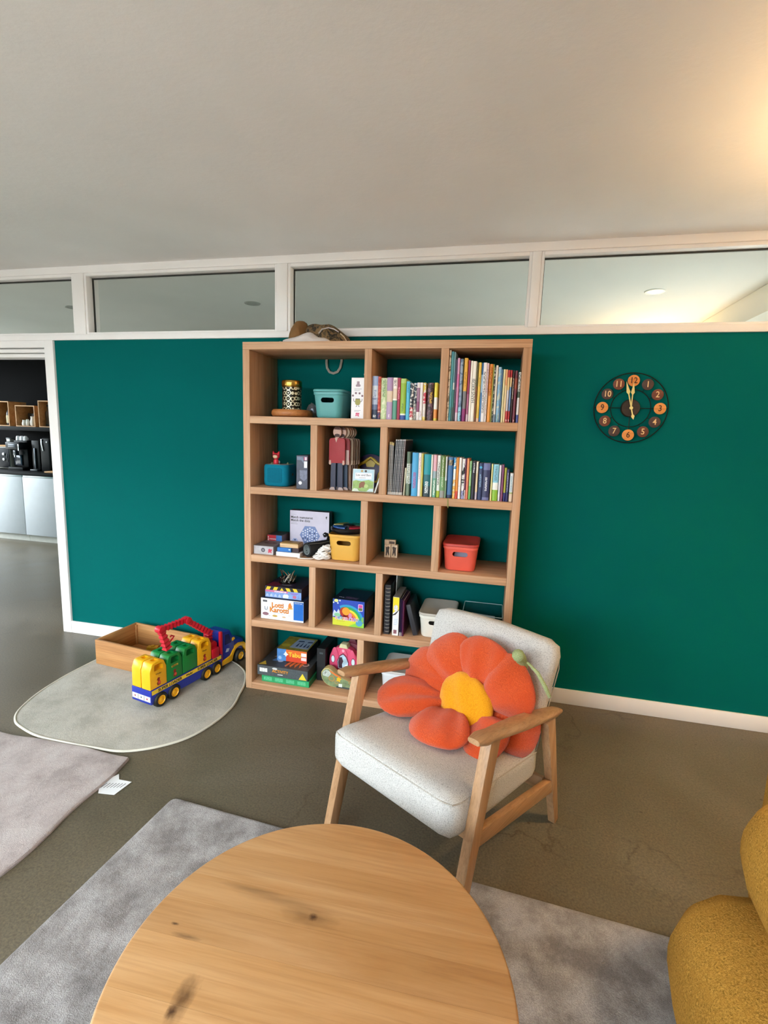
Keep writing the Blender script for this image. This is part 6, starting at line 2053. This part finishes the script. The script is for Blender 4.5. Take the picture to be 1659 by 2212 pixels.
obj('hour_hand', prism(bmn(), hand(R(0.5), .132, .006, .0030), -.030, -.0285, 'xz'), HND, ck)
obj('minute_hand', prism(bmn(), hand(R(-15), .140, .055, .0030), -.0335, -.032, 'xz'), HND, ck)
obj('hand_pin', cyl(bmn(), (0, -.031, 0), .0085, .009, 'y', 20, bev=.001), HND, ck)

# ------------------------------------------------------------------ kitchen seen through the doorway
WK = M('#c6c9ce', 0.4, var=0.02)
for i, (x0, x1, lab) in enumerate(((-5.16, -4.562, 'white kitchen base cabinet at the left edge beneath the black worktop'), (-4.558, -3.96, 'white kitchen base cabinet next to the door frame'))):
    t = thing('base_cabinet', lab, 'cabinet', ((x0 + x1) / 2, 2.23, 0), group='kitchen base cabinets')
    w_ = (x1 - x0) / 2
    obj('carcass', bx(bmn(), -w_, w_, 0, .56, .085, .868), M('#cfcfd0', 0.5), t)
    obj('door', bx(bmn(), -w_ + .002, w_ - .002, -.019, -.001, .092, .845, .002), WK, t)
    obj('finger_pull', bx(bmn(), -w_ + .002, w_ - .002, -.012, -.001, .848, .866, .002), M('#b9bcc0', 0.3, 0.5), t)
    obj('plinth', bx(bmn(), -w_, w_, .03, .05, 0.0, .084), M('#d2cdc4', 0.5), t)
tag(obj('worktop', bx(bmn(), -5.18, -3.94, 2.20, 2.855, .869, .908, .003), M('#0a0b0c', 0.6, var=0.15, vscale=60, spec=0.12)), 'black kitchen worktop over the white cabinets', 'worktop')
tag(obj('wall_shelf', bx(bmn(), -5.35, -3.9, 2.50, 2.858, 1.430, 1.482, .002), M('#08090a', 0.6, spec=0.08)), 'black wall shelf carrying wooden boxes in the kitchen', 'shelf')

WBX = wood('cubby_box', '#a8784c', '#c4935f', '#d0a472', 'x', 1.0, 0.6, 0.3)
WBI = wood('cubby_inside', '#6b472c', '#7c5535', '#8a623e', 'x', 1.0, 0.7, 0.3)


def cubby(label, x0, x1, h, d=.26, y=2.515):
    w = x1 - x0
    t = thing('display_box', label, 'box', ((x0 + x1) / 2, y, 1.4825), group='wooden boxes on the kitchen shelf')
    k = .012
    obj('bottom', bx(bmn(), -w / 2, w / 2, 0, d, 0, k), WBX, t)
    obj('top', bx(bmn(), -w / 2, w / 2, 0, d, h - k, h), WBX, t)
    obj('side', bx(bmn(), -w / 2, -w / 2 + k, 0, d, k, h - k), WBX, t)
    obj('side', bx(bmn(), w / 2 - k, w / 2, 0, d, k, h - k), WBX, t)
    obj('back', bx(bmn(), -w / 2 + k, w / 2 - k, d - .006, d, k, h - k), WBI, t)
    return t


cubby('wooden shelf box with a dark bottle at the left edge of the kitchen', -5.27, -5.045, .328)
cubby('low wooden shelf box holding white jugs, middle of three', -4.940, -4.625, .278)
cubby('tall narrow wooden shelf box with clear bottles next to the door frame', -4.562, -4.368, .345)
zb = 1.4955
t = thing('bottle', 'dark bottle with cream label in the left wooden box', 'bottle', (-5.135, 2.60, zb))
obj('glass', lathe(bmn(), [(0, 0), (.038, 0), (.040, .004), (.040, .15), (.030, .19), (.014, .215), (.014, .262), (0, .262)], 24), M('#140f0c', 0.15), t)
obj('label', lathe(bmn(), [(.0405, .03), (.0408, .031), (.0408, .13), (.0405, .131)], 24), M('#c4b490', 0.6), t)
obj('cap', cyl(bmn(), (0, 0, .272), .015, .022, 'z', 18), M('#b9a58c', 0.4), t)
for k, (x, r_, h, cc, lab) in enumerate(((-4.845, .034, .075, '#d8d4cc', 'low white cup at the left inside the middle wooden box'), (-4.795, .020, .085, '#e4e0d8', 'slim white milk jug between the cup and the larger jug'), (-4.725, .036, .125, '#dcd6cc', 'larger white jug inside the middle wooden box'))):
    t = thing('jug', lab, 'jug', (x, 2.56 + .02 * (k == 2), zb), group='white crockery in the middle wooden box')
    obj('body', lathe(bmn(), [(0, 0), (r_ * .8, 0), (r_, .012), (r_ * .96, h * .5), (r_ * .72, h * .8), (r_ * .82, h), (r_ * .74, h), (r_ * .64, h * .8), (0, h * .3)], 24), M(cc, 0.3), t)
    bm = bmn()
    tube(bm, [(r_ * .75, 0, h * .85), (r_ * 1.25, 0, h * .8), (r_ * 1.35, 0, h * .5), (r_ * .95, 0, h * .3)], .004, 7)
    obj('handle', bm, M(cc, 0.3), t)
t = thing('sugar_pack', 'yellow bag standing behind the white jug', 'bag', (-4.668, 2.66, zb))
obj('bag', prism(bmn(), [(-.030, 0), (.030, 0), (.030, .17), (.006, .195), (-.016, .17), (-.030, .13)], -.025, .025, 'xz', .004), M('#d8a42c', 0.5), t)
obj('seal', bx(bmn(), -.012, .022, -.003, .003, .176, .200), M('#c49424', 0.5), t)
t = thing('dark_caddy', 'dark brown caddy behind the white cup', 'caddy', (-4.835, 2.68, zb))
obj('caddy_body', bx(bmn(), -.05, .05, -.03, .03, 0, .150, .003), M('#2a1610', 0.5), t)
obj('caddy_lid', bx(bmn(), -.051, .051, -.031, .031, .1505, .165, .002), M('#1d0f0b', 0.5), t)
BOT = glass_mat('bottle_glass', (0.80, 0.76, 0.72, 1), 0.10, 0.05)
for k, (x, lab) in enumerate(((-4.505, 'left one of two clear bottles in the tall wooden box'), (-4.420, 'right one of two clear bottles in the tall wooden box'))):
    t = thing('clear_bottle', lab, 'bottle', (x, 2.61, zb), group='clear bottles in the tall wooden box')
    obj('glass', lathe(bmn(), [(0, 0), (.036, 0), (.038, .004), (.038, .17), (.030, .195), (.013, .215), (.013, .262), (0, .262)], 24), BOT, t)
    obj('contents', lathe(bmn(), [(0, .003), (.035, .003), (.035, .03 + .09 * k), (0, .03 + .09 * k)], 24), M('#3a2320', 0.4) if k == 0 else M('#8f7d88', 0.4), t)
    obj('stopper', cyl(bmn(), (0, 0, .272), .014, .022, 'z', 16), M('#1c1816', 0.5), t)

# appliances on the worktop
BLKP = M('#060708', 0.5, spec=0.15)
ZW = .9085
t = thing('toaster_oven', 'black mini oven with white knobs at the left edge of the worktop', 'oven', (-5.12, 2.42, ZW))
obj('case', bx(bmn(), -.19, .155, 0, .30, .012, .300, .008), M('#8f8b82', 0.45), t)
obj('front_panel', bx(bmn(), -.18, .145, -.006, .0, .024, .288, .004), M('#0a0b14', 0.4, spec=0.15), t)
for zk in (.205, .135):
    obj('knob', cyl(bmn(), (.062, -.014, zk), .018, .018, 'y', 24, bev=.003), M('#e9e7ea', 0.35), t)
obj('door_handle', bx(bmn(), .128, .138, -.030, -.018, .10, .21, .003), M('#15151c', 0.3), t)
for xk in (-.15, .12):
    obj('foot', cyl(bmn(), (xk, .04, .006), .014, .012), BLKP, t)
t = thing('serving_board', 'wooden board lying on the mini oven', 'board', (-5.12, 2.50, ZW + .3008))
obj('plank', bx(bmn(), -.15, .13, -.05, .18, 0, .016, .003), WBX, t)
obj('edge_band', bx(bmn(), -.152, .132, -.053, -.0505, .002, .014), WBX, t)
t = thing('glass_jar', 'small square glass jar on the wooden board', 'jar', (-5.065, 2.52, ZW + .3175))
obj('jar', bx(bmn(), -.032, .032, -.03, .03, 0, .085, .006), M('#8d8f8c', 0.15), t)
obj('lid', bx(bmn(), -.034, .034, -.032, .032, .0855, .100, .003), M('#4a4c4e', 0.3), t)
t = thing('coffee_machine', 'black coffee machine with a display and cups on top', 'coffee machine', (-4.84, 2.40, ZW))
obj('drip_tray', bx(bmn(), -.115, .12, -.03, .14, .0, .040, .005), BLKP, t)
obj('body', bx(bmn(), -.105, .120, .06, .36, .040, .390, .012), BLKP, t)
obj('head', bx(bmn(), -.112, .118, -.055, .10, .275, .372, .014), M('#101116', 0.4, spec=0.2), t)
obj('display', bx(bmn(), -.060, .055, -.0575, -.0545, .305, .345, .002), M('#5a5f6a', 0.2), t)
obj('chrome_trim', bx(bmn(), .100, .116, -.0600, -.0540, .262, .345, .002), M('#c9cdd2', 0.15, 0.9), t)
obj('spout', bx(bmn(), -.030, .012, -.02, .03, .195, .262, .004), M('#3a3d44', 0.25), t)
obj('spout_tip', bx(bmn(), -.026, -.012, -.012, .006, .17, .1945, .002), M('#b9bdc4', 0.2, 0.8), t)
obj('water_tank', bx(bmn(), -.100, .030, .045, .0595, .06, .20, .004), M('#2a2f3c', 0.1), t)
for k in range(3):
    tt = thing('cup', ['left', 'middle', 'right'][k] + ' one of three white cups upside down on the coffee machine', 'cup', (-4.905 + .062 * k, 2.50, ZW + .3906), group='cups on the coffee machine')
    obj('cup', lathe(bmn(), [(.026, 0), (.028, .001), (.026, .03), (.020, .055), (.012, .060), (0, .060)], 20), M('#e2e4e8', 0.2), tt)
    bm = bmn()
    tube(bm, [(.026, 0, .015), (.038, 0, .018), (.040, 0, .034), (.023, 0, .044)], .003, 6)
    obj('handle', bm, M('#e2e4e8', 0.2), tt)
t = thing('milk_frother', 'slim black appliance standing right of the coffee machine', 'appliance', (-4.555, 2.44, ZW))
obj('housing', bx(bmn(), -.075, .050, 0, .28, .0, .400, .010), BLKP, t)
obj('lever', bx(bmn(), -.030, -.006, -.018, -.001, .03, .30, .004), M('#55585f', 0.25, 0.5), t)
obj('tray', bx(bmn(), -.07, .045, -.05, -.002, 0, .022, .004), M('#2a2c30', 0.3), t)
t = thing('coffee_grinder', 'tall black machine with rounded front beside the door frame', 'appliance', (-4.395, 2.42, ZW))
bm = bmn()
loft(bm, [[(x, y + .13, z) for x, y in rrect(.20 * k, .26 * k, .05)] for z, k in ((0.0, .97), (.008, 1.0), (.38, 1.0), (.42, .94), (.435, .82))])
obj('housing', bm, BLKP, t)
bm = bmn()
tube(bm, [(-.045, .001, .42), (-.040, -.006, .36), (-.025, -.006, .27)], .009, 8)
obj('chrome_rim', bm, M('#c4ccd2', 0.15, 0.9), t)
obj('button', cyl(bmn(), (.035, -.002, .385), .010, .006, 'y', 16), M('#dfe4e8', 0.2), t)
t = thing('bread_board', 'pale wooden board lying on the worktop by the door frame', 'board', (-4.18, 2.36, ZW))
obj('plank', bx(bmn(), -.10, .10, -.08, .16, 0, .018, .003), WBX, t)
obj('handle', bx(bmn(), .101, .165, .02, .06, .001, .016, .003), WBX, t)
